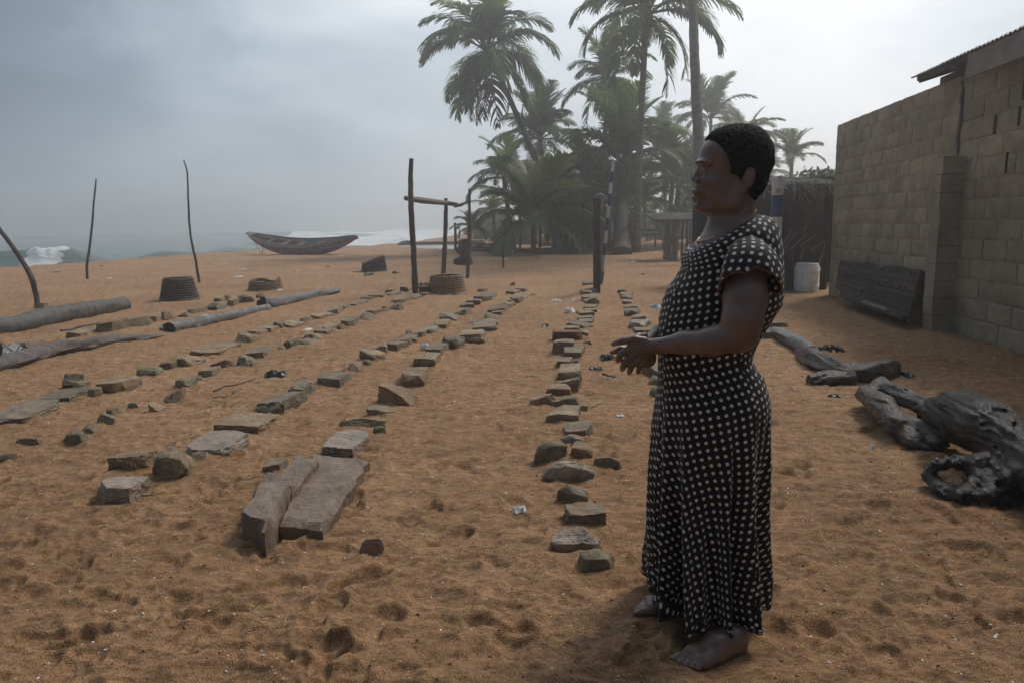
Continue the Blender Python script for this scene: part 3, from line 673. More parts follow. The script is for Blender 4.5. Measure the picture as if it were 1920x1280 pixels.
# coarse far-end return of the wall facing the sea side neighbours
pr = MB()
for i in range(10):
    zz = i*.197; pr.box((-.115+rb_.uniform(-.008,.008), u_p+.10+rb_.uniform(-.006,.006), zz+.0985),(.235,.225+rb_.uniform(-.012,.012),.19))
bobj(pr,'pier',MORTAR)
cr = MB(); # ragged mortar joint running up between the two wall lengths
pts = [(-.004,u_p+.01+rb_.uniform(-.03,.03),z) for z in np.linspace(2.0,H1-.05,9)]
cr.tube([Vector(p) for p in pts], [.028+rb_.uniform(-.008,.012) for _ in pts], 6, flat=.5, jit=.25); bobj(cr,'mortar_seam',pmat('dark_mortar',(.075,.068,.06),(.12,.11,.095),5,.9,.8,60,.006,vary=0))
sl_ = MB()
for (px,py0,py1) in ((1799,165,228),(1912,105,188),(1864,216,252),(1908,200,236),(1892,286,325)):
    # dark strips paint in the shade of open vertical joints
    d = None
    for i in range(6000):
        u = i*.002; q = wp(u,0,2.0)-Vector((0,0,CH)); 
        if 960+FP*q.dot(_r)/q.dot(_f) > px: d = u; break
    Yd = wp(d,0,0).y; za,zb = AT(px,py1,Yd).z, AT(px,py0,Yd).z
    sl_.box((-.0125+.002, d, (za+zb)/2),(.012,.022,abs(zb-za)))
bobj(sl_,'joint_shade_strip',pmat('shadow_joint',(.012,.011,.010),(.03,.027,.024),9,.95,.2,40,vary=0))
wm = MB(); p = AT(1812,322,wp(u_p+.45,0,0).y); 
chip = obj('plaster_chip', stone_mesh('plaster_chip',.035,.02,.13,'r',5,7), pmat('white_chip',(.55,.53,.5),(.7,.69,.66),9,.8,.2,40,vary=0), bt); chip.location = (-.008,-u_p-.42,1.86); chip.rotation_euler=(0.25,0,0)
# roof: corrugated sheets sloping up to the right, with rafters, wall plate and fascia
def on_roof(n): return 2.975+(n+.25)*.30
sheetw = .76; nsh = 13; u0r = u_p-.72
v0 = None
for k in range(nsh):
    ns = 34; vs=[]; fs=[]
    for i in range(ns+1):
        uu = u0r+k*sheetw+i/ns*sheetw*1.04; zc = .012*math.cos(2*math.pi*uu/.076)
        for j,nn_ in enumerate((-.27,1.5,4.2)): vs.append((nn_,uu,on_roof(nn_)+zc+(k%2)*.004))
    for i in range(ns):
        for j in range(2): a=i*3+j; fs.append((a,a+1,a+4,a+3))
    b4 = len(vs); vs += [(x,y,z-.003) for x,y,z in vs]; fs += [tuple(q+b4 for q in f_[::-1]) for f_ in fs]
    fs += [(i*3,(i+1)*3,b4+(i+1)*3,b4+i*3) for i in range(ns)]
    mb_ = MB(); mb_.add(vs,fs); bobj(mb_,'roof_sheet',TIN,smooth=True,ang=60)
sl = math.atan(.30)
def rafter(u, n0, n1, drop, th, w=.05):
    m_ = MB(); c_ = ((n0+n1)/2,u,on_roof((n0+n1)/2)-drop); m_.box(c_,((n1-n0)/math.cos(sl),w,th),rot=Euler((0,-sl,0))); bobj(m_,'rafter',DWOOD)
for u in (u0r+.16,u_p+.25,u_p+1.4,u_p+2.6): rafter(u,-.23,3.6,.062,.075)
def beam(name, n, z, ua, ub, th, w, mat_=DWOOD):
    m_ = MB(); m_.box((n,(ua+ub)/2,z),(w,ub-ua,th)); return bobj(m_,name,mat_)
beam('purlin',-.20,on_roof(-.20)-.045,u0r+.08,UN-.5,.055,.05)
beam('wall_plate',.08,2.895,u_p-.62,u_p+.4,.10,.1)
beam('fascia_board',-.235,on_roof(-.235)-.140,u_p+.60,UN-.4,.225,.022,PLAST)
beam('fascia_trim',-.245,on_roof(-.235)-.245,u_p+.60,UN-.4,.045,.03,PLAST)

# ------------------------------------------------------------------ charred boat side leaning on the wall
BWOOD = pmat('charred_hull_wood',(.014,.011,.010),(.042,.031,.026),5,.78,.9,35,.008,stretch=(1,.25,1),c3=(.07,.045,.036),vary=.3,spec=.2)
cA,cB,cC,cD = (1580,488),(1733,505),(1710,612),(1567,560)     # top far, top near, bottom near, bottom far
pan = thing('hull_panel','charred dark plank panel of an old boat leaning against the block wall','boat panel')
def wn_at(px, py, n):
    """point on the vertical plane n metres in front of the wall seen at this pixel"""
    d = ray(px,py); base = W0 + NV*n; t = (base-Vector((0,0,CH))).dot(NV)/d.dot(NV); return Vector((0,0,CH))+d*t
TA,TB,BB,BA = wn_at(1578,489,-.07), wn_at(1731,506,-.07), wn_at(1704,610,-.42), wn_at(1566,556,-.42)
BA2 = wn_at(1600,575,-.40)
rw = random.Random(9); rows = [0,.26,.34,.62,.70,1.0]
nr = (TB-TA).cross(BB-TA).normalized()
if nr.dot(NV) > 0: nr = -nr
def pq(s,t): return (TA.lerp(TB,s)).lerp(BA.lerp(BB,s),t)
plank_edges = [0,.27,.56,.80,1.0]
for i in range(4):
    t0_,t1_ = plank_edges[i]+.004,plank_edges[i+1]-.004; s0 = 0 if i<3 else .10
    segs = [(s0,.52),(.525,1.0)] if i in (1,2) else [(s0,1.0)]
    for (a_,b_) in segs:
        m_ = MB(); n_=12; vs=[]
        for q in range(n_+1):
            s_ = a_+(b_-a_)*q/n_; e0 = t0_+(rw.uniform(0,.03) if i==0 else 0)+(.05 if i==0 and .45<s_<.62 else 0); e1 = t1_+(rw.uniform(-.04,.0) if i==3 else 0)
            for (t_,o_) in ((e0,.03),(e1,.03),(e1,-.03),(e0,-.03)): vs.append(pq(s_,t_)+nr*(o_+rw.uniform(-.004,.004)))
        fs=[(q*4+k,q*4+(k+1)%4,(q+1)*4+(k+1)%4,(q+1)*4+k) for q in range(n_) for k in range(4)]+[(3,2,1,0),(n_*4,n_*4+1,n_*4+2,n_*4+3)]
        m_.add(vs,fs); m_.build('plank',BWOOD,pan)
BARN = pmat('barnacle_crust',(.04,.035,.03),(.22,.20,.18),30,.9,.8,60,vary=0)
def bar_on(name,s0,s1,t,th,w,mat_):
    a,b_ = pq(s0,t)+nr*(.03+w/2),pq(s1,t)+nr*(.03+w/2); m_ = MB(); m_.tube(seg_pts(a,b_,6,.006,3),[th]*7,6,jit=.15,flat=.7); m_.build(name,mat_,pan)
bar_on('batten',.50,.80,.90,.04,.05,BARN); bar_on('batten',.80,.99,.93,.055,.06,BWOOD); bar_on('batten',.02,.98,.44,.012,.012,BWOOD)
st = MB()
for i in range(24):
    for tt in (.12,.40,.68):
        if rw.random()<.3: continue
        s_ = .03+.040*i+rw.uniform(-.015,.015); p_ = pq(min(s_,.99),tt+rw.uniform(-.01,.01))+nr*.034; st.tube([p_-Vector((0,0,.018)),p_+Vector((0,0,.014))],.0065,5,jit=.5)
o_ = st.build('stitching',pmat('hull_stitches',(.008,.008,.008),(.02,.018,.016),9,.6,.2,40,vary=0),pan); tag(o_,kind='stuff')

# ------------------------------------------------------------------ driftwood and logs
DRIFT = pmat('grey_driftwood',(.050,.038,.031),(.14,.115,.098),6,.6,1.0,22,.018,stretch=(.5,2.4,2.0),vary=.05,spec=.5)
PALOG = pmat('palm_log',(.036,.033,.028),(.10,.094,.08),5,.6,1.0,26,.014,vary=.05,spec=.45)
SILV = pmat('silver_palm_log',(.08,.076,.072),(.20,.19,.18),7,.65,1.0,20,.022,vary=.03,spec=.5)
CHAR = pmat('charred_wet_wood',(.004,.004,.004),(.012,.011,.011),6,.24,1.0,40,.010,c3=(.06,.05,.045),vary=.03,spec=.28,stretch=(2.6,.7,2.4))
CHAR2 = pmat('smooth_wet_driftwood',(.016,.011,.009),(.050,.036,.029),6,.30,1.0,30,.011,c3=(.10,.08,.068),vary=.03,spec=.40,stretch=(2.6,.7,2.4))
ENDG = pmat('cut_end_wood',(.03,.025,.02),(.08,.065,.05),9,.8,.6,50,vary=0)
def log(name, label, pix, rad, mat_, n=14, rings=0, zc=.6, seed=0, sub=6, grain=.05, flat=1.0, parent=None, cat='log', ramp=None):
    """pix: centre-line pixels along the ground contact; rad metres"""
    P = [G(x,y) for x,y in pix]; P = [p + Vector((p.x,p.y,0)).normalized()*r_*.8 + Vector((0,0,r_*zc)) for p,r_ in zip(P,rad)]
    C_ = spline(P, sub); k = len(C_); rr = [np.interp(i/(k-1)*(len(rad)-1), range(len(rad)), rad) for i in range(k)]
    r_ = np.random.default_rng(seed); v=[]; T0=None
    for i,p in enumerate(C_):
        T = (C_[min(i+1,k-1)]-C_[max(i-1,0)]).normalized(); N = T.cross(Vector((0,0,1))).normalized(); B = N.cross(T)
        for j in range(n):
            a = 2*math.pi*j/n
            q = rr[i]*(1+grain*float(fbm(np.array([math.cos(a)*2.2+seed]),np.array([math.sin(a)*2.2]),np.array([i*.12]),o=3,seed=seed)[0])*2)
            q *= 1+.07*float(vnoise(np.array([i*.07+seed]),np.array([0.5]),seed=seed)[0])
            if rings: q *= 1+rings*(.5 if (i%4)==0 else -.1 if (i%4)==1 else 0)
            v.append(p+N*math.cos(a)*q+B*math.sin(a)*q*flat)
    f = [(i*n+j,i*n+(j+1)%n,(i+1)*n+(j+1)%n,(i+1)*n+j) for i in range(k-1) for j in range(n)]
    mb_ = MB(); mb_.add(v,f,0); mb_.add(v[:n],[tuple(range(n))[::-1]],1); mb_.add(v[-n:],[tuple(range(n))],1)
    o = mb_.build(name,[mat_,ENDG],parent,smooth=True,ang=62)
    if parent is None: tag(o,label,cat)
    return o
log('palm_log','thick ringed palm log lying at the far left of the beach',[(-60,640),(40,622),(120,603),(180,592),(232,580)],[.145,.14,.145,.14,.125],PALOG,18,rings=.11,seed=2,sub=20,grain=.09)
log('driftwood_log','rough grey driftwood log running in from the left picture edge',[(-70,715),(20,692),(90,672),(160,657),(220,645),(276,636)],[.10,.095,.10,.095,.07,.04],DRIFT,20,seed=6,sub=14,grain=.24,flat=.85)
log('silver_log','slim silvery palm log lying in line behind the rough driftwood',[(318,626),(380,611),(440,597),(503,581)],[.095,.082,.075,.06],SILV,16,rings=.08,seed=8,sub=22,grain=.12)
log('silver_log','hollow-ended silvery log behind the slim one, tip towards the broken basket',[(492,580),(530,574),(580,562),(632,549)],[.115,.10,.095,.075],SILV,18,rings=.06,seed=9,sub=18,grain=.20)
o_ = log('drift_chunk','flat grey wood chunk at the far end of the rough driftwood',[(262,642),(285,638),(308,632)],[.03,.06,.03],DRIFT,9,seed=12,flat=.5)
sp_ = MB(); sp_.tube([G(x,y)+Vector((0,0,.05)) for x,y in ((302,624),(312,618),(326,617))],[.02,.06,.05],8,flat=.5,jit=.2); tag(sp_.build('burnt_splinter',CHAR),'black burnt splinter at the near end of the slim silvery log','wood piece')
log('charred_timber','squared charred cracked timber lying behind the woman',[(1450,632),(1478,648),(1508,664),(1522,672)],[.085,.10,.10,.08],pmat('crackled_charcoal',(.012,.012,.013),(.10,.10,.10),9,.4,1.0,16,.02,vary=0,c3=(.22,.21,.20),spec=.6,stretch=(1,1,1)),10,seed=15,sub=7,grain=.18,flat=.8)
# smooth branched driftwood trunk
dw = thing('branched_driftwood','smooth brown driftwood trunk with a broken flared end, behind the woman','driftwood')
log('trunk','',[(1502,672),(1525,690),(1560,706),(1600,716),(1640,716),(1668,704),(1682,694)],[.065,.105,.085,.09,.105,.09,.035],CHAR2,26,seed=17,sub=9,grain=.20,parent=dw)
log('branch_stub','',[(1516,722),(1550,721),(1600,722)],[.045,.06,.07],CHAR2,22,seed=18,sub=8,grain=.22,parent=dw)
mb_ = MB(); nn_ = random.Random(3)
for i in range(26): p_ = G(1562+nn_.uniform(0,42),716,.0)+Vector((0,.25+nn_.uniform(-.05,.05),.24+nn_.uniform(-.02,.015))); mb_.box(p_,(.03,.03,.015),rot=(nn_.random(),nn_.random(),nn_.random()))
tag(mb_.build('charcoal_crumbs',CHAR,dw),kind='stuff')
# big root stump and its forked limb: one carved volume each
def vol_thing(name, label, pieces, cuts, mat_, cat, res=.012, k=.03, amp=.02, fr=9, parent=None, seed=0, ridge_=0.0):
    pts = [p for c_ in pieces for p in (c_[0],c_[1])]; R = max(max(c_[2],c_[3]) for c_ in pieces)+.06
    lo = np.min([list(p) for p in pts],0)-R; hi = np.max([list(p) for p in pts],0)+R; lo[2] = max(lo[2],-.12)
    Vv = Vol(*[np.arange(lo[i],hi[i],res) for i in range(3)])
    for a,b_,ra,rb in pieces: Vv.cone(a,b_,ra,rb,k)
    for a,b_,ra,rb in cuts: Vv.cone(a,b_,ra,rb,k*.6,'s')
    X,Y,Z = np.meshgrid(*Vv.ax,indexing='ij'); m_ = np.abs(Vv.F)<.05
    dv = hi-lo; dv = np.array(pieces[len(pieces)//3][1])-np.array(pieces[0][0]); dv[2]=0; dv/=np.linalg.norm(dv); Xa = X[m_]*dv[0]+Y[m_]*dv[1]; Ya = -X[m_]*dv[1]+Y[m_]*dv[0]
    nz = fbm(Xa*fr*.35,Ya*fr*1.3,Z[m_]*fr*1.3,o=4,seed=seed)
    if ridge_: nz = nz*.6 + ridge_*(np.abs(fbm(Xa*fr*.22,Ya*fr*2.6,Z[m_]*fr*2.6,o=4,seed=seed+4))*2-.5)
    Vv.F[m_] += (nz*amp).astype(np.float32)
    v,f = Vv.mesh(name,1); me = mesh_np(name,v,f,smooth=True,ang=70); o = obj(name,me,mat_,parent)
    if parent is None: tag(o,label,cat)
    return o
def gp(x,y,z=0): return AT(x,y,G(x,y,0).y) if z==0 else AT(x,y,z)
def gz(px,py,z): return G(px,py,z)           # point at height z seen at the pixel
limb = [(gz(1622,738,.10),gz(1655,762,.13),.055,.075),(gz(1655,762,.13),gz(1682,796,.09),.075,.062),(gz(1682,796,.08),gz(1712,826,.03),.062,.05),
        (gz(1650,720,.15),gz(1690,742,.13),.052,.060),(gz(1690,742,.13),gz(1730,760,.12),.060,.050),(gz(1640,730,.13),gz(1655,722,.14),.05,.05),(gz(1700,800,.06),gz(1738,818,.03),.062,.045),(gz(1738,818,.03),gz(1772,834,.02),.045,.022),(gz(1712,826,.03),gz(1738,842,.01),.045,.02),
        (gz(1688,785,.08),gz(1735,806,.06),.045,.04),(gz(1730,760,.12),gz(1752,778,.10),.050,.055),(gz(1752,778,.10),gz(1752,806,.06),.055,.05),(gz(1735,806,.06),gz(1760,830,.04),.045,.04)]
vol_thing('forked_limb','glossy forked driftwood limb between the brown trunk and the root stump',limb,[(gz(1700,772,.12),gz(1722,790,.04),.040,.034),(gz(1668,742,.16),gz(1700,757,.16),.018,.012)],CHAR2,'driftwood',.007,.030,.018,9,seed=3,ridge_=.8)
stump = [(gz(1758,768,.19),gz(1800,775,.24),.08,.115),(gz(1800,775,.24),gz(1850,795,.25),.115,.13),(gz(1850,795,.25),gz(1895,835,.20),.13,.105),(gz(1895,835,.19),gz(1935,880,.15),.105,.09),(gz(1935,880,.14),gz(1990,945,.10),.09,.08),
  (gz(1775,800,.12),gz(1850,825,.14),.07,.08),(gz(1850,825,.14),gz(1890,870,.12),.08,.07),
  (gz(1762,868,.13),gz(1746,890,.07),.028,.032),(gz(1746,890,.07),gz(1765,918,.03),.032,.036),(gz(1762,866,.14),gz(1795,864,.13),.028,.030),(gz(1795,864,.13),gz(1835,872,.13),.032,.045),
  (gz(1765,918,.03),gz(1800,932,.02),.036,.045),(gz(1800,932,.02),gz(1850,928,.03),.045,.05),(gz(1835,872,.13),gz(1900,862,.15),.05,.075),(gz(1850,928,.03),gz(1892,915,.05),.05,.06),(gz(1885,925,.03),gz(1905,938,.01),.045,.03),
  (gz(1835,880,.10),gz(1845,915,.05),.05,.05),(gz(1845,900,.08),gz(1895,895,.10),.06,.08),(gz(1895,895,.10),gz(1950,905,.09),.08,.09),(gz(1800,925,.05),gz(1822,900,.07),.028,.03)]
vol_thing('root_stump','big black burnt tree root with hollow, nearest the right picture edge',stump,[(gz(1775,888,.10),gz(1815,893,.09),.030,.026),(gz(1852,905,.12),gz(1880,908,.12),.022,.02),(gz(1800,838,.08),gz(1850,850,.10),.03,.025)],CHAR,'root',.0075,.024,.026,9,seed=5,ridge_=.9)
log('charred_root_end','blackened log chunk wedged behind the root stump',[(1740,800),(1760,790),(1790,775)],[.07,.10,.08],CHAR,12,seed=25,grain=.3)
# ------------------------------------------------------------------ palms
def leafmat(name, c1, c2, c3):
    m,t,b = newmat(name); nb = NB(t); v = objvec(nb)
    f = nb.noise(v, .9, 4, .6); f2 = nb.noise(v, 14, 2, .5)
    c = nb.ramp(nb.math('ADD', nb.math('MULTIPLY', f, .7), nb.math('MULTIPLY', f2, .3)), [(.34,c1),(.52,c2),(.68,c3)])
    oi = nb.n('ShaderNodeObjectInfo'); k = nb.math('ADD', nb.math('MULTIPLY', oi.outputs['Random'], .5), .75)
    sc = nb.n('ShaderNodeVectorMath', operation='SCALE'); nb.l(c, sc.inputs[0]); nb.l(k, sc.inputs['Scale']); nb.l(sc.outputs[0], b.inputs['Base Color'])
    b.inputs['Roughness'].default_value = .5; b.inputs['Specular IOR Level'].default_value = .45
    tr = nb.n('ShaderNodeBsdfTranslucent'); nb.l(sc.outputs[0], tr.inputs[0]); ad = nb.n('ShaderNodeMixShader'); ad.inputs[0].default_value = .35
    nb.l(b.outputs[0], ad.inputs[1]); nb.l(tr.outputs[0], ad.inputs[2]); out = t.nodes['Material Output']; nb.l(ad.outputs[0], out.inputs[0]); return m
LEAF = leafmat('palm_leaf',(.085,.130,.048),(.150,.215,.075),(.25,.30,.12))
LEAFY = leafmat('young_palm_leaf',(.085,.125,.04),(.14,.20,.06),(.23,.27,.08))
LEAFD = leafmat('dead_palm_leaf',(.09,.07,.052),(.15,.118,.088),(.21,.17,.13))
TRUNK = pmat('palm_trunk',(.095,.088,.078),(.19,.175,.15),2.5,.85,.9,26,.02,stretch=(1,1,3.2),vary=.12,spec=.2)
TRUNKD = pmat('dark_palm_trunk',(.055,.048,.042),(.12,.105,.09),2.5,.85,.9,26,.02,stretch=(1,1,3.2),vary=.1,spec=.2)
NUT = pmat('coconut_husk',(.08,.085,.035),(.16,.15,.06),4,.6,.3,20,vary=.2)
def frond_mesh(name, e0, e1, seed, nl=46, hang=.6, ragged=.1, wid=.030, ll=.30, stiff=0.0, mat_=LEAF):
    """unit-length frond: rib from elevation e0 to e1 (degrees), leaflets on both sides"""
    r = random.Random(seed); n = 26; P=[Vector((0,0,0))]; el=[]
    for i in range(n):
        t = i/(n-1); e = math.radians(e0+(e1-e0)*t**1.15); el.append(e); side = .10*math.sin(t*2.2+seed)*t
        P.append(P[-1]+Vector((math.cos(e),side*.25,math.sin(e)))/n)
    m = MB(); m.tube(P[::2]+[P[-1]], [max(.013*(1-i/14),.002) for i in range(len(P[::2])+1)], 4, cap=False)
    for k in range(nl):
        t = .14+.86*(k+.5)/nl; x = t*n; i = min(int(x),n-1); p = P[i].lerp(P[i+1], x-i); T = (P[i+1]-P[i]).normalized()
        for sgn in (-1,1):
            if r.random() < ragged: continue
            L = ll*(math.sin(math.pi*min(t*.93+.07,1))**.55*.92+.10)*r.uniform(.82,1.1)*(1-.35*max(t-.75,0)*2)
            lat = Vector((0,sgn,0)); up = T.cross(Vector((0,1,0))); up = -up if up.z<0 else up
            d = (T*(.50+.5*t)+lat*(.85-.25*t)+up*(.22+stiff)+Vector((r.uniform(-.1,.1),r.uniform(-.1,.1),r.uniform(-.1,.1)))).normalized()
            hg = hang*r.uniform(.7,1.3); q=p; w0 = wid*r.uniform(.8,1.15); vs=[]; ns=4
            for s_ in range(ns+1):
                u = s_/ns; wv = w0*(1-.75*u**1.6)*(.55 if s_==0 else 1); wd = T.cross(d).cross(d).normalized() if s_ else T
                wd = (T - d*T.dot(d)); wd = wd.normalized() if wd.length>.05 else up
                vs += [q - wd*wv*.5, q + wd*wv*.5]
                q = q + d*L/ns; d = (d + Vector((0,0,-1))*hg*.42).normalized()
            m.add(vs, [(2*a,2*a+1,2*a+3,2*a+2) for a in range(ns)])
    me = mesh_np(name, m.v, m.f); me.materials.append(mat_); return me
FR = {}
def fr_get(kind, v):
    key = (kind,v)
    if key in FR: return FR[key]
    sp = {'up':(82,40,.35,.03,LEAF),'arch':(62,-22,.65,.06,LEAF),'out':(34,-52,.8,.08,LEAF),'low':(4,-72,.9,.20,LEAF),'hang':(-35,-86,.8,.32,LEAF),'dead':(-55,-92,.9,.35,LEAFD),
          'yup':(80,30,.30,.02,LEAFY),'yarch':(60,-10,.5,.03,LEAFY),'yout':(35,-45,.6,.05,LEAFY)}[kind]
    FR[key] = frond_mesh('frond', sp[0]+v*4, sp[1]-v*7, 31*len(FR)+7, hang=sp[2], ragged=sp[3], mat_=sp[4], wid=.026 if kind!='dead' else .022); return FR[key]
def palm(name, label, crown, Y, Rpx, base=None, rad=(.16,.11), plan=None, seed=0, mid=None, nuts=0, dark=False, yaws=None, cat='palm tree', grp=None, young=False):
    """crown/base in photo pixels at depth Y; Rpx frond reach in pixels; plan: {kind:count}"""
    r = random.Random(seed); top = AT(*crown,Y); R = Rpx*Y/FP
    if base is None: base = (crown[0]+r.uniform(-12,12), None)
    if base[1] is None: bp = Vector((AT(base[0],450,Y).x, Y, float(gh_base(AT(base[0],450,Y).x,Y))))
    else: bp = G(*base); bp = Vector((bp.x,bp.y,float(gh_base(bp.x,bp.y))))
    t = thing(name,label,cat,bp,group=grp); L = top-bp
    if L.length > .5:
        mids = [bp.lerp(top,q)+ (Vector((mid[0],0,mid[1]))*math.sin(math.pi*q) if mid else Vector((0,0,0))) for q in np.linspace(0,1,7)]
        pts = spline([p-bp for p in mids], 7); k = len(pts); rr=[]
        for i in range(k):
            u = i/(k-1); q = rad[0]+(rad[1]-rad[0])*min(u*1.6,1)**.7; q *= 1+.55*math.exp(-u*k*.55)*(1 if rad[0]>.1 else .3); q *= 1+(.05 if i%2 else -.02); rr.append(q)
        m_ = MB(); m_.tube(pts, rr, 10, jit=.05, seed=seed); m_.build('trunk', TRUNKD if dark else TRUNK, t, smooth=True, ang=50)
    plan = plan or {'up':4,'arch':6,'out':5,'low':4,'hang':2}
    c = top-bp; i = 0
    for kind,n in plan.items():
        for k in range(n):
            a = yaws[i] if yaws and i < len(yaws) else (k+r.random()*.7)*2*math.pi/n + i*.9
            o = bpy.data.objects.new('frond', fr_get(kind, r.randrange(3))); link(o,t)
            s_ = R*r.uniform(.88,1.12); o.scale = (s_,s_,s_); o.location = c+Vector((math.cos(a),math.sin(a),0))*rad[1]*.6; o.rotation_euler = (r.uniform(-.15,.15),0,a); i += 1
    for k in range(nuts):
        m_ = MB(); v_,f_ = _CS[5]; a = k*2.4; nv = v_/np.linalg.norm(v_,axis=1)[:,None]*np.array([.10,.10,.13]); m_.add(nv,f_)
        o = m_.build('coconut',NUT,t,smooth=True,ang=80); o.location = c+Vector((math.cos(a)*.3,math.sin(a)*.3,-.30-.12*(k%2)))
    return t
PG = 'coconut palms behind the beach'
palm('coconut_palm','tall leaning coconut palm with brown dead fronds, leftmost of the tall palms',(914,96),35.4,138,(1068,469),(.21,.13),{'up':4,'arch':7,'out':8,'low':6,'hang':5,'dead':5},seed=1,mid=(.12,.1),nuts=5,dark=True,grp=PG)
palm('coconut_palm','slender straight coconut palm right of the leaning one, bearing coconuts',(1212,28),31,158,(1194,474),(.17,.125),{'up':4,'arch':7,'out':7,'low':6,'hang':3,'dead':1},seed=2,mid=(-.05,.1),nuts=7,grp=PG)
palm('coconut_palm','thick-stemmed coconut palm above the woman, its crown out of the picture',(1296,-150),27,120,(1326,497),(.20,.15),{'up':4,'arch':6,'out':6,'low':4},seed=3,mid=(-.10,0),grp=PG)
palm('coconut_palm','coconut palm with ragged crown between the leaning and the slender palm',(1138,150),41,96,(1128,None),(.16,.11),{'up':5,'arch':6,'out':6,'low':6,'hang':4,'dead':2},seed=4,nuts=3,dark=True,grp=PG)
palm('coconut_palm','hazy coconut palm with upright crown just right of the thick stem',(1333,222),47,80,(1330,None),(.15,.1),{'up':7,'arch':7,'out':5,'low':4},seed=5,grp=PG)
palm('coconut_palm','small distant palm between the slender and the thick-stemmed palm',(1243,246),55,58,None,(.15,.1),{'up':5,'arch':7,'out':5,'low':4},seed=6,grp=PG)
palm('coconut_palm','hazy palm behind the woman\'s neck beside the thatched hut',(1484,300),40,66,(1484,None),(.14,.1),{'up':6,'arch':6,'out':4},seed=7,grp=PG)
palm('coconut_palm','dense round-crowned palm low behind the leaning stem',(1012,262),43,98,(1040,None),(.15,.12),{'up':9,'arch':9,'out':7,'low':6,'hang':2},seed=8,dark=True,grp=PG)
palm('coconut_palm','big palm with steep upright fronds and a thick old trunk',(1168,305),36,140,(1165,478),(.30,.24),{'up':10,'arch':8,'out':6,'low':5},seed=9,dark=True,grp=PG)
palm('young_palm','bushy young palm with yellow-green stalks, lowest and nearest of the grove',(1000,418),32.5,138,(1000,474),(.12,.12),{'yup':9,'yarch':9,'yout':7,'low':4},seed=10,grp=PG)
palm('coconut_palm','shaggy palm left of the grove with fronds over the sea',(945,335),38,84,(962,None),(.16,.12),{'up':5,'arch':6,'out':6,'low':5},seed=11,dark=True,grp=PG)
palm('young_palm','small seaside palm seedling beside the post frame',(884,428),37,42,(882,458),(.06,.05),{'yup':4,'yarch':5,'yout':4,'low':3},seed=12,grp=PG)
palm('coconut_palm','broad low palm right of the slender stem behind the shelter',(1272,352),41,96,(1262,None),(.17,.13),{'up':5,'arch':8,'out':7,'low':6},seed=13,dark=True,grp=PG)
palm('coconut_palm','dark palm with drooping skirt of old fronds at the middle of the grove',(1058,372),38,92,(1040,None),(.16,.12),{'up':4,'arch':7,'out':7,'low':7,'hang':3},seed=14,dark=True,grp=PG)
palm('coconut_palm','palm half hidden behind the woman\'s head',(1398,262),38,72,(1398,None),(.15,.11),{'up':2,'arch':7,'out':6,'low':4},seed=15,grp=PG)
palm('coconut_palm','drooping palm between the dark leaning trunk and the striped pole',(1105,345),39,92,(1110,None),(.17,.13),{'up':6,'arch':7,'out':7,'low':6},seed=16,dark=True,grp=PG)
palm('coconut_palm','low palm behind the thatched shelter left of the woman',(1322,400),44,74,(1318,None),(.15,.12),{'up':4,'arch':6,'out':6,'low':5},seed=17,grp=PG)
palm('coconut_palm','farthest hazy palm behind the head of the woman',(1430,330),52,62,None,(.15,.12),{'up':5,'arch':6,'out':6,'low':3},seed=18,grp=PG)
palm('coconut_palm','far palm low behind the driftwood heap',(925,398),46,48,None,(.14,.1),{'up':3,'arch':6,'out':5,'low':4},seed=19,grp=PG)
palm('coconut_palm','far palm showing between thick old trunk and slender stem',(1205,385),50,66,None,(.15,.1),{'up':4,'arch':6,'out':6,'low':4},seed=20,grp=PG)
palm('young_palm','bushy palm with long arching fronds behind the striped pole',(1165,395),35,118,(1158,None),(.14,.12),{'yup':7,'yarch':8,'yout':7,'low':5},seed=31,grp=PG)
palm('young_palm','bright feathery palm just left of the woman\'s face',(1262,330),37,100,(1250,None),(.14,.12),{'yup':6,'yarch':8,'yout':7,'low':4},seed=32,grp=PG)
palm('young_palm','low spreading palm behind the timber post',(1085,408),34,95,(1084,None),(.12,.1),{'yup':4,'yarch':7,'yout':8,'low':6},seed=33,grp=PG)
palm('young_palm','pale green palm directly behind the open thatched shelter',(1300,345),42,92,(1295,None),(.13,.11),{'yup':7,'yarch':8,'yout':6,'low':4},seed=34,grp=PG)
# undergrowth and the dim far edge of the grove
def leafcloud(name, boxes, n, size, mat_, seed, label=None, kind='stuff', cat=None):
    r = np.random.default_rng(seed); vs=[]; 
    for (c,rx,ry,rz,w_) in boxes:
        k = int(n*w_); d = r.normal(size=(k,3)); d /= np.linalg.norm(d,axis=1)[:,None]; q = np.cbrt(r.random(k))*(1+.3*vnoise(d[:,0]*3+seed,d[:,1]*3,d[:,2]*3,seed=seed))
        vs.append(np.array(c)+d*q[:,None]*np.array([rx,ry,rz]))
    P = np.concatenate(vs); k = len(P); a = r.normal(size=(k,3)); a /= np.linalg.norm(a,axis=1)[:,None]; b_ = r.normal(size=(k,3)); b_ -= a*(a*b_).sum(1)[:,None]; b_ /= np.linalg.norm(b_,axis=1)[:,None]
    s_ = size*r.uniform(.5,1.3,k)[:,None]; Q = np.stack([P-a*s_,P+b_*s_*.35,P+a*s_,P-b_*s_*.35],1).reshape(-1,3)
    me = mesh_np(name,Q,np.arange(4*k).reshape(-1,4)); o = obj(name,me,mat_); tag(o,label,cat,kind=kind if not cat else None); return o
bx_=[]
rg = random.Random(5)
for i in range(26):
    px = 905+i*25+rg.uniform(-8,8); Y = rg.uniform(52,64); p = AT(px,425,Y); h = rg.uniform(1.0,2.6)*(0.45 if px<960 else 1)
    bx_.append(((p.x,p.y,h*.45+float(gh_base(p.x,p.y))),1.5,1.3,h,1/26))
BUSH = leafmat('bush_leaf',(.05,.07,.035),(.085,.115,.055),(.13,.16,.08))
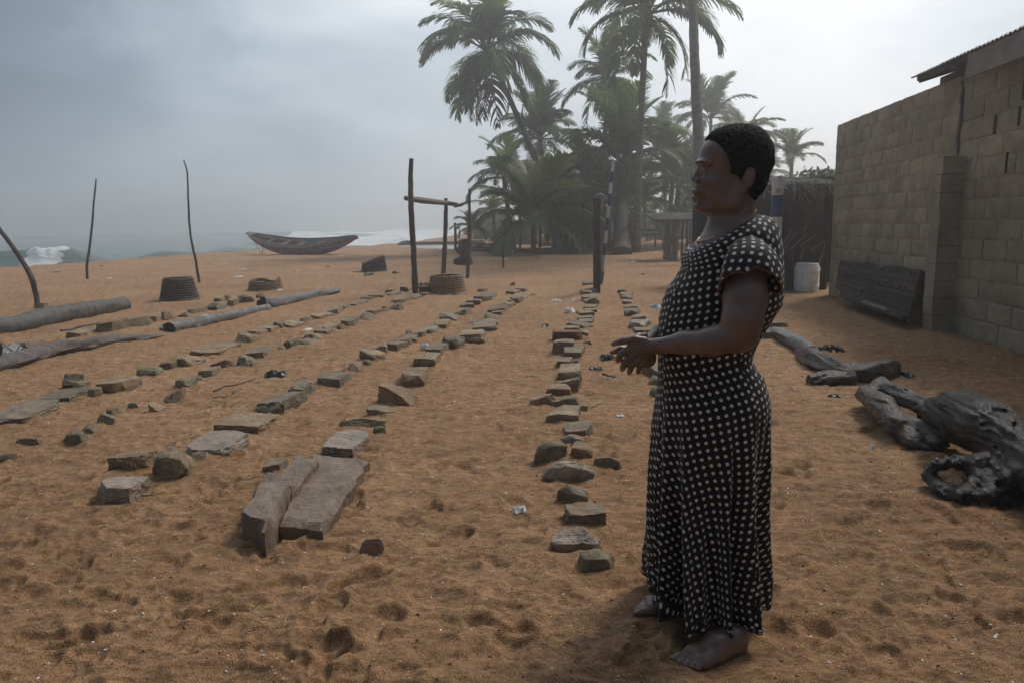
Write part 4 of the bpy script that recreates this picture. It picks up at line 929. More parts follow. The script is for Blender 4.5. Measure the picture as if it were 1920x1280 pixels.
leafcloud('far_undergrowth',bx_,26000,.22,BUSH,3)
p = AT(1530,332,22); leafcloud('broadleaf_bush',[((p.x-.2,p.y,p.z-.5),.75,.8,.75,.6),((p.x+.35,p.y+.3,p.z-.3),.5,.5,.6,.4)],2600,.10,BUSH,9,'dark broadleaf treetop showing above the thatched hut','tree',cat='tree')
# ------------------------------------------------------------------ poles and posts
POLE = pmat('dark_weathered_pole',(.035,.030,.027),(.10,.085,.075),5,.7,.8,30,.008,stretch=(1,1,.3),vary=.1)
POST = pmat('grey_timber_post',(.060,.052,.046),(.125,.11,.10),5,.7,.8,30,.008,stretch=(1,1,.25),vary=.1)
def pole(name, label, pix, r0, r1, mat_=POLE, cat='pole', wob=.012, n=7, seed=0, parent=None, Y=None, lean=0.0):
    b_ = G(*pix[0]) if Y is None else None; Yb = b_.y if Y is None else Y
    P = [AT(x,y,Yb+lean*i) for i,(x,y) in enumerate(pix)]; P[0] = P[0]-Vector((0,0,.15)) if Y is None else P[0]
    pts = spline(P,5); rr = [r0+(r1-r0)*i/(len(pts)-1) for i in range(len(pts))]; r_ = random.Random(seed)
    pts = [p+Vector((r_.uniform(-1,1),r_.uniform(-1,1),0))*wob*.35 for p in pts]
    m_ = MB(); m_.tube(pts,rr,n,jit=.10,seed=seed); o = m_.build(name,mat_,parent,smooth=True,ang=45)
    if parent is None: tag(o,label,cat)
    return o
pole('bent_pole','curved dark pole leaning in at the left picture edge',[(73,578),(62,530),(42,490),(18,455),(-20,405)],.050,.034,seed=1)
foot_ = stone_place((64,570,90,580,'b')); tag(obj('stone_block',stone_mesh('stone_block',.2,.12,.06,'b',77,5),STONE[0],loc=(foot_[0].x,foot_[0].y,ground_z(foot_[0].x,foot_[0].y))),'small stone at the foot of the bent pole','stone')
pole('thin_pole','thin crooked pole standing nearest the breaking wave',[(164,524),(163,500),(171,440),(176,380),(180,336)],.040,.020,seed=2)
pole('thin_pole','tall thin whip-like pole behind the left round basket',[(375,531),(367,490),(357,440),(353,380),(351,325),(344,300)],.035,.014,seed=3)
pole('thin_pole','thin bent stick pole on the sand before the palm grove',[(944,502),(943,470),(945,448),(955,425),(962,400)],.035,.016,seed=4)
pf = thing('post_frame','frame of three rough posts joined by a crooked crossbar, behind the wicker basket','post frame',G(779,549)); bpy.context.view_layer.update()
def framed(pix, r0, r1, seed, Y=None):
    o = pole('post','',pix,r0,r1,POST,seed=seed,Y=Y,parent=pf,n=8); o.matrix_parent_inverse = Matrix.Translation(-Vector(pf.location)); return o
framed([(779,549),(775,470),(771,390),(770,340),(771,298)],.062,.045,1); framed([(830,519),(834,460),(836,400),(836,372)],.065,.045,2); framed([(876,521),(879,460),(880,400),(880,355)],.045,.030,3)
Y1,Y2,Y3 = G(779,549).y,G(830,519).y,G(876,521).y
m_ = MB(); m_.tube([AT(760,372,Y1+.12),AT(790,376,Y1+.5),AT(836,381,Y2-.05),AT(856,384,Y2+.1),AT(860,387,Y2+.1)],[.045,.06,.055,.05,.035],8,jit=.12); m_.tube([AT(853,387,Y2),AT(866,384,Y3-.2),AT(879,377,Y3)],[.04,.04,.03],7,jit=.12)
o=m_.build('crossbar',POST,None,smooth=True); o.parent=pf; o.matrix_parent_inverse = Matrix.Translation(-Vector(pf.location))
pole('notched_post','short notched post standing by the wet inlet',[(854,470),(854,440),(853,418)],.075,.07,seed=6); pole('notched_post','thin far post right of the short notched post',[(862,455),(861,425)],.05,.045,seed=7)
m_=MB(); m_.tube([AT(850,425,G(854,470).y),AT(846,420,G(854,470).y)],.05,6); 
# right-hand timber post pair
pp = thing('timber_post','squared dark timber post with scraps of net on top, left of the striped pole','post',G(1118,551))
def wbox(name, pts, w, d, mat_, par, seed=0):
    m_ = MB(); q = [Vector(p)-Vector(par.location) for p in pts]; vs=[]; r_=random.Random(seed)
    for p in q:
        for sx2,sy2 in ((-1,-1),(1,-1),(1,1),(-1,1)): vs.append(p+Vector((sx2*w/2*(1+r_.uniform(-.08,.08)),sy2*d/2,0)))
    fs=[(i*4+k,i*4+(k+1)%4,(i+1)*4+(k+1)%4,(i+1)*4+k) for i in range(len(q)-1) for k in range(4)]+[(3,2,1,0),tuple((len(q)-1)*4+k for k in range(4))]
    m_.add(vs,fs); return m_.build(name,mat_,par)
Yp = G(1118,551).y
wbox('post',[AT(1119,560,Yp),AT(1119,500,Yp),AT(1118,440,Yp),AT(1118,385,Yp),AT(1117,372,Yp)],.125,.11,POST,pp,3)
CLOTH = pmat('pale_net_scrap',(.20,.21,.20),(.42,.43,.42),20,.8,.3,60,vary=0)
m_=MB(); Pn=[AT(*q,Yp-.05) for q in ((1113,372),(1119,366),(1127,364),(1133,369),(1131,378),(1128,388),(1130,396))]; m_.tube([p-Vector(pp.location) for p in Pn],[.012,.02,.022,.03,.028,.016,.01],5,jit=.4); m_.build('net_scrap',CLOTH,pp)
pp2 = pole('timber_post','second round timber post close behind the squared one',[(1125,533),(1124,480),(1123,420),(1122,372)],.060,.05,POST,'post',seed=8)
BLUE = pmat('blue_paint',(.035,.055,.14),(.06,.085,.20),20,.5,.2,60,vary=0); WHITE = pmat('weathered_white_paint',(.42,.43,.43),(.60,.61,.60),9,.55,.2,60,vary=0,c3=(.50,.50,.48))
RUST = pmat('rusted_white_paint',(.55,.54,.50),(.62,.60,.55),9,.6,.2,60,vary=0,c3=(.30,.14,.07))
sp2 = thing('striped_pole','thin leaning pole banded blue and white beside the timber posts','pole',G(1128,532))
def bands(par, a, b_, r0, r1, cuts, first, Y, n=10, white=WHITE):
    A_,B_ = AT(*a,Y),AT(*b_,Y)
    for i in range(len(cuts)-1):
        t0,t1 = cuts[i],cuts[i+1]; m_ = MB(); m_.tube([A_.lerp(B_,t0)-Vector(par.location),A_.lerp(B_,t1)-Vector(par.location)],[r0+(r1-r0)*t0,r0+(r1-r0)*t1],n,cap=True)
        m_.build('band',(BLUE if (i%2)==first else white),par,smooth=True,ang=50)
bands(sp2,(1127,536),(1150,302),.040,.032,[0,.115,.25,.345,.45,.55,.645,.74,.83,.915,1.0],0,G(1128,532).y)
sp3 = thing('striped_post','thick rusty blue and white post beside the thatched hut behind the woman','post',G(1450,545))
bands(sp3,(1449,545),(1459,334),.078,.078,[0,.2,.42,.66,.85,1.0],1,10.2,14,RUST)
m_ = MB(); m_.tube([AT(1452,338,10.2)-Vector(sp3.location),AT(1462,332,10.2)-Vector(sp3.location),AT(1466,330,10.2)-Vector(sp3.location)],[.03,.035,.015],6,flat=.6); m_.build('cap_rag',pmat('blue_rag',(.12,.15,.22),(.2,.22,.28),9,.8,.4,vary=0),sp3)

# ------------------------------------------------------------------ wicker baskets (open fish-smoking baskets)
WICK = pmat('brown_wicker',(.14,.085,.052),(.32,.22,.14),14,.75,.6,60,.004,vary=.12,c3=(.38,.28,.19)); WICKD = pmat('dark_wicker',(.065,.050,.042),(.16,.125,.10),14,.75,.6,60,.004,vary=.12)
def basket(name, label, x0, x1, ybot, ytop, topw, mat_, seed, spikes=.05, cut=None, tilt=(0,0,0), nst=30, nrow=12, rag=0.0):
    c_ = G((x0+x1)/2,ybot); D=c_.y; rb=(x1-x0)/2*D/FP*.96; rt=rb*topw; c_ = c_+Vector((c_.x,c_.y,0)).normalized()*rb*.85; H=(ybot-ytop)*D/FP*.93
    t = thing(name,label,'basket',(c_.x,c_.y,ground_z(c_.x,c_.y)-.01),tilt); r_ = random.Random(seed)
    wv = MB(); NS=nst*2
    def hgt(a): 
        h_ = 1.0
        if cut: h_ = cut(a)
        return h_
    for k in range(nrow):
        z0_ = H*k/nrow; vs=[]; fs=[]; n_=NS; ks=[]
        for i in range(n_):
            a = 2*math.pi*i/n_; ok = (k+.5)/nrow <= hgt(a)+r_.uniform(-rag,rag)*.3; ks.append(ok)
            rad_ = rb+(rt-rb)*(k/nrow); w_ = .016*D/13*(1 if (i+k)%2 else -1)
            for (dr,dz_) in ((0,.02),(.022,.45),(0,.84)): vs.append(((rad_+w_+dr)*math.cos(a),(rad_+w_+dr)*math.sin(a),z0_+dz_*H/nrow))
        for i in range(n_):
            j=(i+1)%n_
            if ks[i] and ks[j]: fs += [(i*3,j*3,j*3+1,i*3+1),(i*3+1,j*3+1,j*3+2,i*3+2)]
        wv.add(vs,fs)
    wv.build('woven_wall',mat_,t)
    inn = MB(); vs=[]
    for i in range(40):
        a=2*math.pi*i/40; h_=hgt(a); vs += [((rb-.03)*math.cos(a),(rb-.03)*math.sin(a),0),((rb+(rt-rb)*h_-.03)*math.cos(a),(rb+(rt-rb)*h_-.03)*math.sin(a),H*h_)]
    inn.add(vs,[(2*i,2*i+1,2*((i+1)%40)+1,2*((i+1)%40)) for i in range(40)]); inn.build('lining',WICKD,t)
    sk = MB()
    for i in range(nst):
        a=2*math.pi*(i+.3)/nst; h_=hgt(a)+spikes*r_.uniform(.2,1.6)
        sk.tube([((rb+.004)*math.cos(a),(rb+.004)*math.sin(a),-.02),((rb+(rt-rb)*h_*.6)*math.cos(a),(rb+(rt-rb)*h_*.6)*math.sin(a),H*h_*.6),((rb+(rt-rb)*h_+r_.uniform(-.02,.03))*math.cos(a+.02),(rb+(rt-rb)*h_)*math.sin(a+.02),H*h_)],[.011,.009,.004],4)
    o=sk.build('stakes',mat_,t); o['kind']='stuff'
    rm = MB(); P=[Vector((rb*1.03*math.cos(a),rb*1.03*math.sin(a),.02)) for a in np.linspace(0,2*math.pi,33)]; rm.tube(P,.022,5,cap=False,jit=.2); rm.build('base_rim',mat_,t)
    if not cut:
        rm = MB(); P=[Vector((rt*1.01*math.cos(a),rt*1.01*math.sin(a),H)) for a in np.linspace(0,2*math.pi,33)]; rm.tube(P,.018,5,cap=False,jit=.25); rm.build('top_rim',mat_,t)
    return t
basket('wicker_basket','brown wicker basket upside down beside the tallest post',801,876,553,516,.80,WICK,1,spikes=.02,nst=24,nrow=9)
basket('wicker_basket','dark wicker basket with spiky rim, left of the others near the thin pole',303,372,565,521,.72,WICKD,2,spikes=.07,nst=24,nrow=9)
basket('wicker_basket','low torn reddish basket between dark spiky basket and boat',467,530,545,521,.88,WICK,3,spikes=.16,nst=36,nrow=8,cut=lambda a:.86+.12*math.sin(3*a+1),rag=.25)
basket('wicker_basket','broken dark basket with one side collapsed, midway to the boat',679,725,511,480,.82,WICKD,4,spikes=.12,nst=30,nrow=9,cut=lambda a:.78+.22*math.cos(a-.3),rag=.2)
basket('wicker_basket','crumpled basket leaning at the right post of the frame',852,886,497,474,.85,WICKD,5,spikes=.05,nst=26,nrow=8,cut=lambda a:.80+.2*math.cos(a),rag=.1,tilt=(.1,-.15,0))
basket('wicker_basket','round hollow basket stacked on the crumpled one behind the frame',856,881,489,462,.75,WICKD,6,spikes=.03,nst=24,nrow=8,tilt=(-.5,.3,0)).location.z += .28
def rag(name, label, x, y, w, d, h, mat_, seed, cat='litter', rot=0):
    g = G(x,y); m_=MB(); r_=random.Random(seed); n_=11; s_=g.y/FP; vs=[]
    for i in range(n_):
        for j in range(7):
            u,v_=i/(n_-1)-.5,j/6-.5; q=1-.7*max(abs(u),abs(v_))**2*2
            vs.append((u*w*s_*(1+r_.uniform(-.25,.25)),v_*d*(1+r_.uniform(-.3,.3)),max(h*q*(.25+.9*r_.random())*(1 if 0<i<n_-1 and 0<j<6 else .1),.004)))
    fs=[(i*7+j,(i+1)*7+j,(i+1)*7+j+1,i*7+j+1) for i in range(n_-1) for j in range(6)]; m_.add(vs,fs)
    o=m_.build(name,mat_,None,smooth=True,ang=50); o.location=(g.x,g.y,ground_z(g.x,g.y)+.004); o.rotation_euler=(0,0,rot); tag(o,label,cat); return o
BPL = pmat('black_plastic',(.008,.008,.009),(.02,.02,.022),9,.28,.6,60,.01,vary=0,spec=.7); WPL = pmat('white_plastic',(.50,.50,.48),(.68,.68,.65),9,.4,.5,60,.01,vary=0); BLP = pmat('blue_plastic',(.20,.38,.52),(.36,.52,.62),9,.4,.5,60,.01,vary=0)
TANP = pmat('dry_straw',(.30,.22,.12),(.46,.35,.20),20,.7,.4,60,vary=.1)
rag('plastic_scrap','black crumpled plastic between the two left stone rows',517,704,40,.10,.05,BPL,1)
rag('plastic_scrap','black plastic beside the hands of the woman, upper piece',1140,675,26,.09,.05,BPL,2); rag('plastic_scrap','black plastic strip below the other near the woman\'s hands',1117,694,24,.07,.03,BPL,3)
rag('plastic_bag','black heap of cloth and plastic at the left edge before the palm log',12,672,68,.34,.14,BPL,4,'plastic bag')
rag('plastic_bag','dark crumpled bag between tallest post and wicker basket',794,541,24,.3,.14,BPL,5,'plastic bag')
rag('plastic_scrap','small black plastic right of the ribbed slab row',1023,614,13,.12,.04,BPL,6); rag('plastic_scrap','black charred scrap beside the brown driftwood trunk',1697,702,22,.16,.04,BPL,7)
rag('plastic_scrap','large white crumpled plastic at the head of the middle gap',1068,588,18,.16,.07,WPL,8); rag('plastic_scrap','white scrap above the large crumpled one',1043,565,16,.14,.05,WPL,9)
rag('plastic_scrap','smaller white scrap right of the other two white ones',1077,569,14,.10,.04,WPL,10); rag('plastic_scrap','pale blue plastic scrap left of the woman\'s elbow',1228,581,20,.10,.05,BLP,11)
rag('plastic_scrap','white plastic wedged by the pale block of the ribbed slab row',797,659,16,.12,.06,WPL,12); rag('plastic_scrap','white knotted scrap between the two long left rows',886,606,10,.1,.05,WPL,13)
rag('plastic_scrap','white paper scrap among the fourth left row',577,620,14,.12,.03,WPL,14); rag('plastic_scrap','small white scrap left of the dark basket',385,593,14,.12,.03,WPL,15)
rag('plastic_scrap','white shred on the near sand left of the middle row',973,952,30,.05,.03,WPL,16); rag('plastic_scrap','white scrap on the sand between middle row and skirt',1163,778,14,.03,.012,WPL,17)
rag('plastic_scrap','blue-white scrap on open sand left of the broken basket',448,520,16,.2,.04,WPL,18); rag('plastic_scrap','dark scrap on the open sand by the shore, far left',107,511,14,.25,.04,BPL,19)
rag('plastic_scrap','yellowish scrap on the sand behind the broken basket',597,490,14,.3,.03,TANP,20); rag('plastic_scrap','white scrap near the low torn basket',525,545,8,.12,.04,WPL,21)
rag('plastic_scrap','small white cube-like scrap on the sand before the forked limb',1637,834,8,.03,.025,WPL,22); rag('plastic_scrap','dark scrap sunk at the foot of the brown driftwood trunk',1565,742,26,.05,.02,BPL,23)
for i,(x,y,w) in enumerate(((205,522,8),(190,501,7),(455,506,9),(615,502,8),(560,509,6),(820,480,9),(640,481,8),(700,470,7),(1187,492,10),(1205,516,9),(1230,475,8),(1010,486,9),(1245,490,8),(1160,467,6),(950,487,8),(870,492,6),(420,496,6))):
    lab = ['white scrap on open sand left of the dark spiky basket','dark scrap by the shore between pole and left basket','white scrap on sand between low basket and second pole','dark scrap on the sand below the boat stern','pale scrap on open sand behind the low torn basket','dark scrap between tallest post and middle post feet','white scrap just left of the broken basket','dark scrap on the sand right of the boat stern','white scrap on sand right of the striped pole','dark scrap on open sand left of the woman\'s chest','white scrap below the open thatched shelter','dark scrap before the low red-brown kerb','pale scrap on sand nearest the woman\'s chest','dark scrap near the foot of the thick old palm','pale scrap right of the thin bent stick pole','dark scrap beside the crumpled basket','white scrap on sand near the boat\'s bow'][i]; rag('plastic_scrap',lab,x,y,w,.12,.035,(WPL,BPL)[i%2],40+i).__setitem__('group','tiny scraps scattered on the far sand')
def stick(label,a,b_,r_,mat_,seed,lift=.012):
    A_,B_=G(*a),G(*b_); m_=MB(); P=seg_pts(A_,B_,7,.012,seed); P=[Vector((p.x,p.y,ground_z(p.x,p.y)+lift)) for p in P]; m_.tube(P,[r_]*4+[r_*.8]*3+[r_*.4],5,jit=.2,seed=seed); o=m_.build('stick',mat_); tag(o,label,'stick'); return o
stick('pale straw stick on the sand touching the stepped dark block',(252,934),(311,922),.004,TANP,1); stick('long dark twig lying across the sand beside the black plastic',(400,733),(478,712),.007,POLE,2)
stick('second dark twig left of the black plastic',(400,746),(445,735),.006,POLE,3); stick('pale straw on the sand right of the middle row',(1103,768),(1128,751),.006,TANP,4)
stick('brown curved stick on the sand left of the woman\'s skirt',(1129,709),(1155,710),.010,POLE,5,.03); stick('pale straw lying between ribbed slab row and middle row',(985,706),(1005,706),.006,TANP,6)
stick('dark stick sticking out of the left row of blocks',(115,628),(196,612),.018,POLE,7,.04)
sf = MB(); r_=random.Random(31)
for i in range(26):
    g=G(505+r_.uniform(-32,30),1178+r_.uniform(-22,14)); a=r_.uniform(0,6.3); d_=Vector((math.cos(a),math.sin(a),r_.uniform(-.1,.5)))*r_.uniform(.015,.045); z_=ground_z(g.x,g.y)+.004; p=Vector((g.x,g.y,z_)); sf.tube([p,p+d_],.0012,3)
o=sf.build('straw_tuft',TANP); tag(o,kind='stuff')
# shells, pebbles and crumbs strewn on the sand
def strew(name, n, mat_, seed, s0, s1, ymax=13, flat=.4):
    r_=np.random.default_rng(seed); vs=[]; fs=[]; k=0
    for i in range(n):
        y=1.5*math.exp(r_.random()*math.log(ymax/1.5)); x=(r_.random()*2-1)*(y*.8+.5); z=ground_z(x,y)
        s=r_.uniform(s0,s1)*(1+y*.10); q=r_.normal(size=(6,3))*.25+np.array([[1,0,0],[-1,0,0],[0,.7,0],[0,-.7,0],[0,0,flat],[0,0,-flat]]); a=r_.random()*6.3
        q=q@np.array([[math.cos(a),-math.sin(a),0],[math.sin(a),math.cos(a),0],[0,0,1]])*s+np.array([x,y,z+s*.12]); vs.append(q)
        for f_ in ((0,2,4),(2,1,4),(1,3,4),(3,0,4),(2,0,5),(1,2,5),(3,1,5),(0,3,5)): fs.append([k+t for t in f_])
        k+=6
    o=obj(name,mesh_np(name,np.concatenate(vs),np.array(fs)),mat_); tag(o,kind='stuff')
SHELL=pmat('shell_bits',(.55,.51,.45),(.78,.76,.72),30,.6,.1,90,vary=0); strew('shell_bits',1300,SHELL,1,.0025,.0068); strew('sand_crumbs',2600,SAND,2,.0025,.006,ymax=9,flat=.7)
strew('dark_pebbles',30,pmat('dark_bits',(.03,.025,.02),(.08,.06,.05),30,.7,.1,90,vary=0),3,.003,.008)

# ------------------------------------------------------------------ beached boat
HULLM,t,b = newmat('worn_boat_paint'); nb=NB(t); v_=objvec(nb,rnd=False); sz=nb.n('ShaderNodeSeparateXYZ'); nb.l(v_,sz.inputs[0])
ed = nb.math('ADD', sz.outputs[2], nb.math('MULTIPLY', nb.math('SUBTRACT', nb.noise(v_,4,5,.7), .5), .22)); 
wl_ = nb.math('ADD', ed, nb.math('MULTIPLY', nb.math('MULTIPLY', sz.outputs[0], sz.outputs[0]), -.045))
up_ = nb.ramp(nb.noise(v_,6,6,.7),[(.35,(.17,.135,.10)),(.5,(.36,.29,.21)),(.66,(.55,.48,.38))]); dn_ = nb.ramp(nb.noise(v_,5,6,.7),[(.35,(.11,.045,.038)),(.55,(.21,.092,.075)),(.70,(.38,.28,.23))])
nb.l(nb.mix(nb.math('MULTIPLY', nb.math('SUBTRACT', wl_, .46), 14, clamp=True), dn_, up_), b.inputs['Base Color']); b.inputs['Roughness'].default_value=.75; nb.bump(nb.noise(v_,25,5,.6),.6,.01,b)
BL = pmat('blue_gunwale_paint',(.05,.085,.12),(.10,.15,.19),9,.6,.4,40,vary=0,c3=(.09,.08,.07)); SKY = pmat('sky_blue_paint',(.07,.22,.36),(.14,.32,.46),9,.6,.3,40,vary=0)
BIN = pmat('boat_inside_wood',(.10,.085,.065),(.20,.17,.13),8,.75,.5,40,vary=.1)
bA,bB = G(470,478),G(668,474); Yb_=36.5
A0=AT(474,450,Yb_+1.6); B0=AT(672,455,Yb_-1.2); ctr=(A0+B0)/2; Lb=(Vector((B0.x,B0.y,0))-Vector((A0.x,A0.y,0))).length; yawb=math.atan2(B0.y-A0.y,B0.x-A0.x)
bt2 = thing('fishing_boat','long wooden fishing boat with worn brown and blue paint beached by the surf','boat',(ctr.x,ctr.y,float(gh_base(ctr.x,ctr.y))-.0),(.24,0,yawb))
NBt=44
def hull(u): # u -1..1 -> keel z, gunwale z, half width
    kz=.02+.95*abs(u)**2.6*(1.0 if u<0 else .85); gz_=.62+.50*abs(u)**2.0*(1.0 if u<0 else .55); hw=.60*(1-abs(u)**2.4)**.75+.02; return kz,gz_,hw
vs=[];m_=MB(); NP=11
for i in range(NBt+1):
    u=-1+2*i/NBt; kz,gz_,hw=hull(u); gz_=max(gz_,kz+.10); x=u*Lb/2
    for j in range(NP):
        q=j/(NP-1)*2-1; aq=abs(q); y=hw*math.copysign(min(aq*1.5,1)**.7*.75+.25*aq,q); z=kz+(gz_-kz)*max((aq-.12)/.88,0)**1.35; vs.append((x,y,z+.012*(1 if j%2 else 0)))
fs=[(i*NP+j,i*NP+j+1,(i+1)*NP+j+1,(i+1)*NP+j) for i in range(NBt) for j in range(NP-1)]; m_.add(vs,fs); o=m_.build('hull',HULLM,bt2,smooth=True,ang=35); md=o.modifiers.new('thick','SOLIDIFY'); md.thickness=.05; md.offset=1
for sgn in (-1,1):
    m_=MB(); P=[]
    for i in range(NBt+1):
        u=-.97+1.93*i/NBt; kz,gz_,hw=hull(u); P.append((u*Lb/2,sgn*(hw+.02),max(gz_,kz+.10)+.02))
    m_.tube(P,.045,6,flat=.8); m_.build('gunwale',BL,bt2,smooth=True)
    m_=MB(); P=[(x_*.99,y_*1.02,z_-.22) for x_,y_,z_ in P[3:-3]]; m_.tube(P,.022,5,flat=.6); m_.build('rubbing_strake',BIN,bt2)
for u in (-.62,-.34,-.05,.28,.55):
    kz,gz_,hw=hull(u); m_=MB(); m_.box((u*Lb/2,0,gz_-.12),(.22,hw*1.9,.04)); m_.build('thwart',BIN,bt2)
m_=MB(); m_.box((-.955*Lb/2,0,1.10),(.42,.30,.06),rot=(0,.25,0)); m_.build('bow_deck',BIN,bt2); m_=MB(); m_.box((.985*Lb/2,0,.80),(.34,.10,.16),rot=(0,-.30,0)); m_.build('stern_beak',HULLM,bt2)
m_=MB(); P=[(-.90*Lb/2,-.06,.75)]+[(-.88*Lb/2+.5*t_,-.1,.75-.72*math.sin(math.pi*min(t_*1.1,1)*.9)) for t_ in np.linspace(.05,1,8)]; m_.tube(P,.016,4); m_.build('mooring_rope',POST,bt2)
# traces of blue lettering on the near side and blue panel inside
r_=random.Random(12); m_=MB()
for i in range(9):
    u=.50+.046*i; kz,gz_,hw=hull(u); m_.box((u*Lb/2,-(hw+.035)-.02,gz_-.20-.006*i+r_.uniform(-.015,.015)),(.05+.05*r_.random(),.01,.07+.07*r_.random()),rot=(0,-.25,.25+.5*u))
m_.build('painted_letters',SKY,bt2)
m_=MB(); kz,gz_,hw=hull(.1); m_.box((-.02*Lb/2,hw*.9-.05,gz_-.13),(.60,.02,.13)); m_.box((.12*Lb/2,hw*.9-.05,gz_-.12),(.18,.02,.09)); m_.build('inner_blue_panel',SKY,bt2)
# distant boats at anchor
FB = pmat('far_boat_hull',(.03,.03,.032),(.07,.07,.07),9,.8,.2,vary=.1)
for i,(x0,x1,y,k,lab) in enumerate(((-12,11,441,1,'distant low boat cut by the left picture edge'),(26,62,441,2,'distant dark boat, second from the left edge'),(41,76,440,3,'distant boat with masts overlapping its left neighbour'),(81,112,438.5,2,'distant boat alone, left of the first thin pole'),
    (152,182,437,1,'faint distant boat just behind the first thin pole'),(176,209,437.3,4,'distant boat with a flag mast right of the first thin pole'),(225,253,435.8,3,'distant boat midway between the two thin poles'),(397,432,431.5,5,'distant boat cluster left, right of the tall thin pole'),
    (430,465,431,4,'distant boat touching the cluster, before the beached boat'),(468,501,429.5,3,'distant boat above the bow of the beached boat'),(508,522,428.8,1,'very faint distant boat above the beached boat'),(531,551,428.4,2,'distant boat above the middle of the beached boat'),(588,601,427.6,2,'small dark distant boat, rightmost on the horizon'))):
    Yf = {0:300}.get(i,300) if x0>480 else 260
    hzn = 438-(x0+x1)/2*17/960; zt=SEA; Yf=(CH-SEA)*FP/max(y+2.2-hzn,7.5) ; Yf=min(Yf,330)
    c_=AT((x0+x1)/2,y,Yf); Lf=(x1-x0)*Yf/FP; t_=thing('distant_boat',lab,'boat',(c_.x,c_.y,SEA-.05),group='fishing boats anchored on the horizon'); m_=MB(); vs=[]; n_=10; hh=Lf*.07
    for q in range(n_+1):
        u=-1+2*q/n_; hw=Lf*.07*(1-u*u)**.6+.02; zz=hh*.8+hh*.9*abs(u)**3
        vs+=[(u*Lf/2,-hw,zz),(u*Lf/2*.9,-hw*.5,0),(u*Lf/2*.9,hw*.5,0),(u*Lf/2,hw,zz)]
    fs=[(q*4+j,q*4+j+1,(q+1)*4+j+1,(q+1)*4+j) for q in range(n_) for j in range(3)]+[(q*4+3,q*4,(q+1)*4,(q+1)*4+3) for q in range(n_)]; m_.add(vs,fs); m_.build('hull',FB,t_)
    rr_=random.Random(i)
    for q in range(k):
        m_=MB(); x_=rr_.uniform(-.35,.35)*Lf; m_.tube([(x_,0,hh*.5),(x_+rr_.uniform(-.3,.3),0,hh*.9+rr_.uniform(.6,1.9)*(1.4 if k==4 else 1))],.06,4); m_.build('mast',FB,t_)
# breakwater of dark rocks reaching the water, and low kerb before it
ROCKM = pmat('breakwater_rock',(.035,.035,.037),(.09,.09,.09),1.5,.7,.8,8,.05,vary=.15)
r_=random.Random(77)
for i in range(46):
    px=882+ (i%16)*6+r_.uniform(-3,3); Y=r_.uniform(96,125); g=AT(px,430,Y); top=(1-abs((i%16)-9)/11); z=-.6+r_.uniform(0,2.6)*max(top,.25); s=r_.uniform(.8,1.5)
    o=obj('breakwater_rock',stone_mesh('breakwater_rock',1.8*s,1.6*s,1.3*s,'r',300+i%7,5),ROCKM,loc=(g.x,g.y,z)); o.rotation_euler=(r_.random(),r_.random(),r_.random()*6); tag(o,'dark rock in the heap of the far breakwater beside the surf','rock','rocks of the far breakwater')
for i,(x0,x1,y,h,lab) in enumerate(((748,775,460,.32,'dark rock lump at the tip of the low far kerb'),(776,850,459,.20,'long low far kerb of dark rock beside the surf'),(852,905,458,.24,'low far kerb piece behind the small palm'))):
    g0,g1=G(x0,y),G(x1,y); c_=(g0+g1)/2; o=obj('kerb_rock',stone_mesh('kerb_rock',(g1-g0).length,.7,h,'r' if i==0 else 'b',400+i,10),ROCKM,loc=(c_.x,c_.y,ground_z(c_.x,c_.y))); tag(o,lab,'rock')

# ------------------------------------------------------------------ huts, shelters and clutter under the palms
THATCH = pmat('grey_thatch',(.060,.052,.044),(.16,.145,.125),9,.85,1.0,30,.02,stretch=(.6,2,1),vary=.1); MATW = pmat('woven_palm_mat',(.050,.043,.036),(.12,.105,.085),12,.8,.8,60,.01,vary=.1); STICKM=pmat('pale_stick',(.12,.105,.085),(.24,.21,.17),9,.8,.4,vary=.15)
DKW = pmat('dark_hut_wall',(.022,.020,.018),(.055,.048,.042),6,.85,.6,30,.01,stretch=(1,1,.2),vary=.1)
def thatch(par, x0, x1, y0, y1, z0, z1, n, seed, th=.05):
    """loose thatch: many blades lying over a roof patch (local coords), sloping from z0 at y0 to z1 at y1"""
    r_=np.random.default_rng(seed); m_=MB()
    m_.add([(x0,y0,z0),(x1,y0,z0),(x1,y1,z1),(x0,y1,z1),(x0,y0,z0-th),(x1,y0,z0-th),(x1,y1,z1-th),(x0,y1,z1-th)],[(0,1,2,3),(7,6,5,4),(0,4,5,1),(1,5,6,2),(2,6,7,3),(3,7,4,0)])
    for i in range(n):
        x=r_.uniform(x0,x1); q=r_.random(); y=y0+(y1-y0)*q; z=z0+(z1-z0)*q+r_.uniform(0,.05); a=r_.normal()*.5; L=r_.uniform(.2,.55); d=np.array([math.sin(a),-math.cos(a)*.9,-abs(r_.normal())*.22-(.5 if q<.06 else 0)]); w=.012
        p=np.array([x,y,z]); e=p+d*L; s=np.array([w,0,.004]); m_.add([p-s,p+s,e+s*.3,e-s*.3],[(0,1,2,3)])
    return m_.build('thatch_roof',THATCH,par)
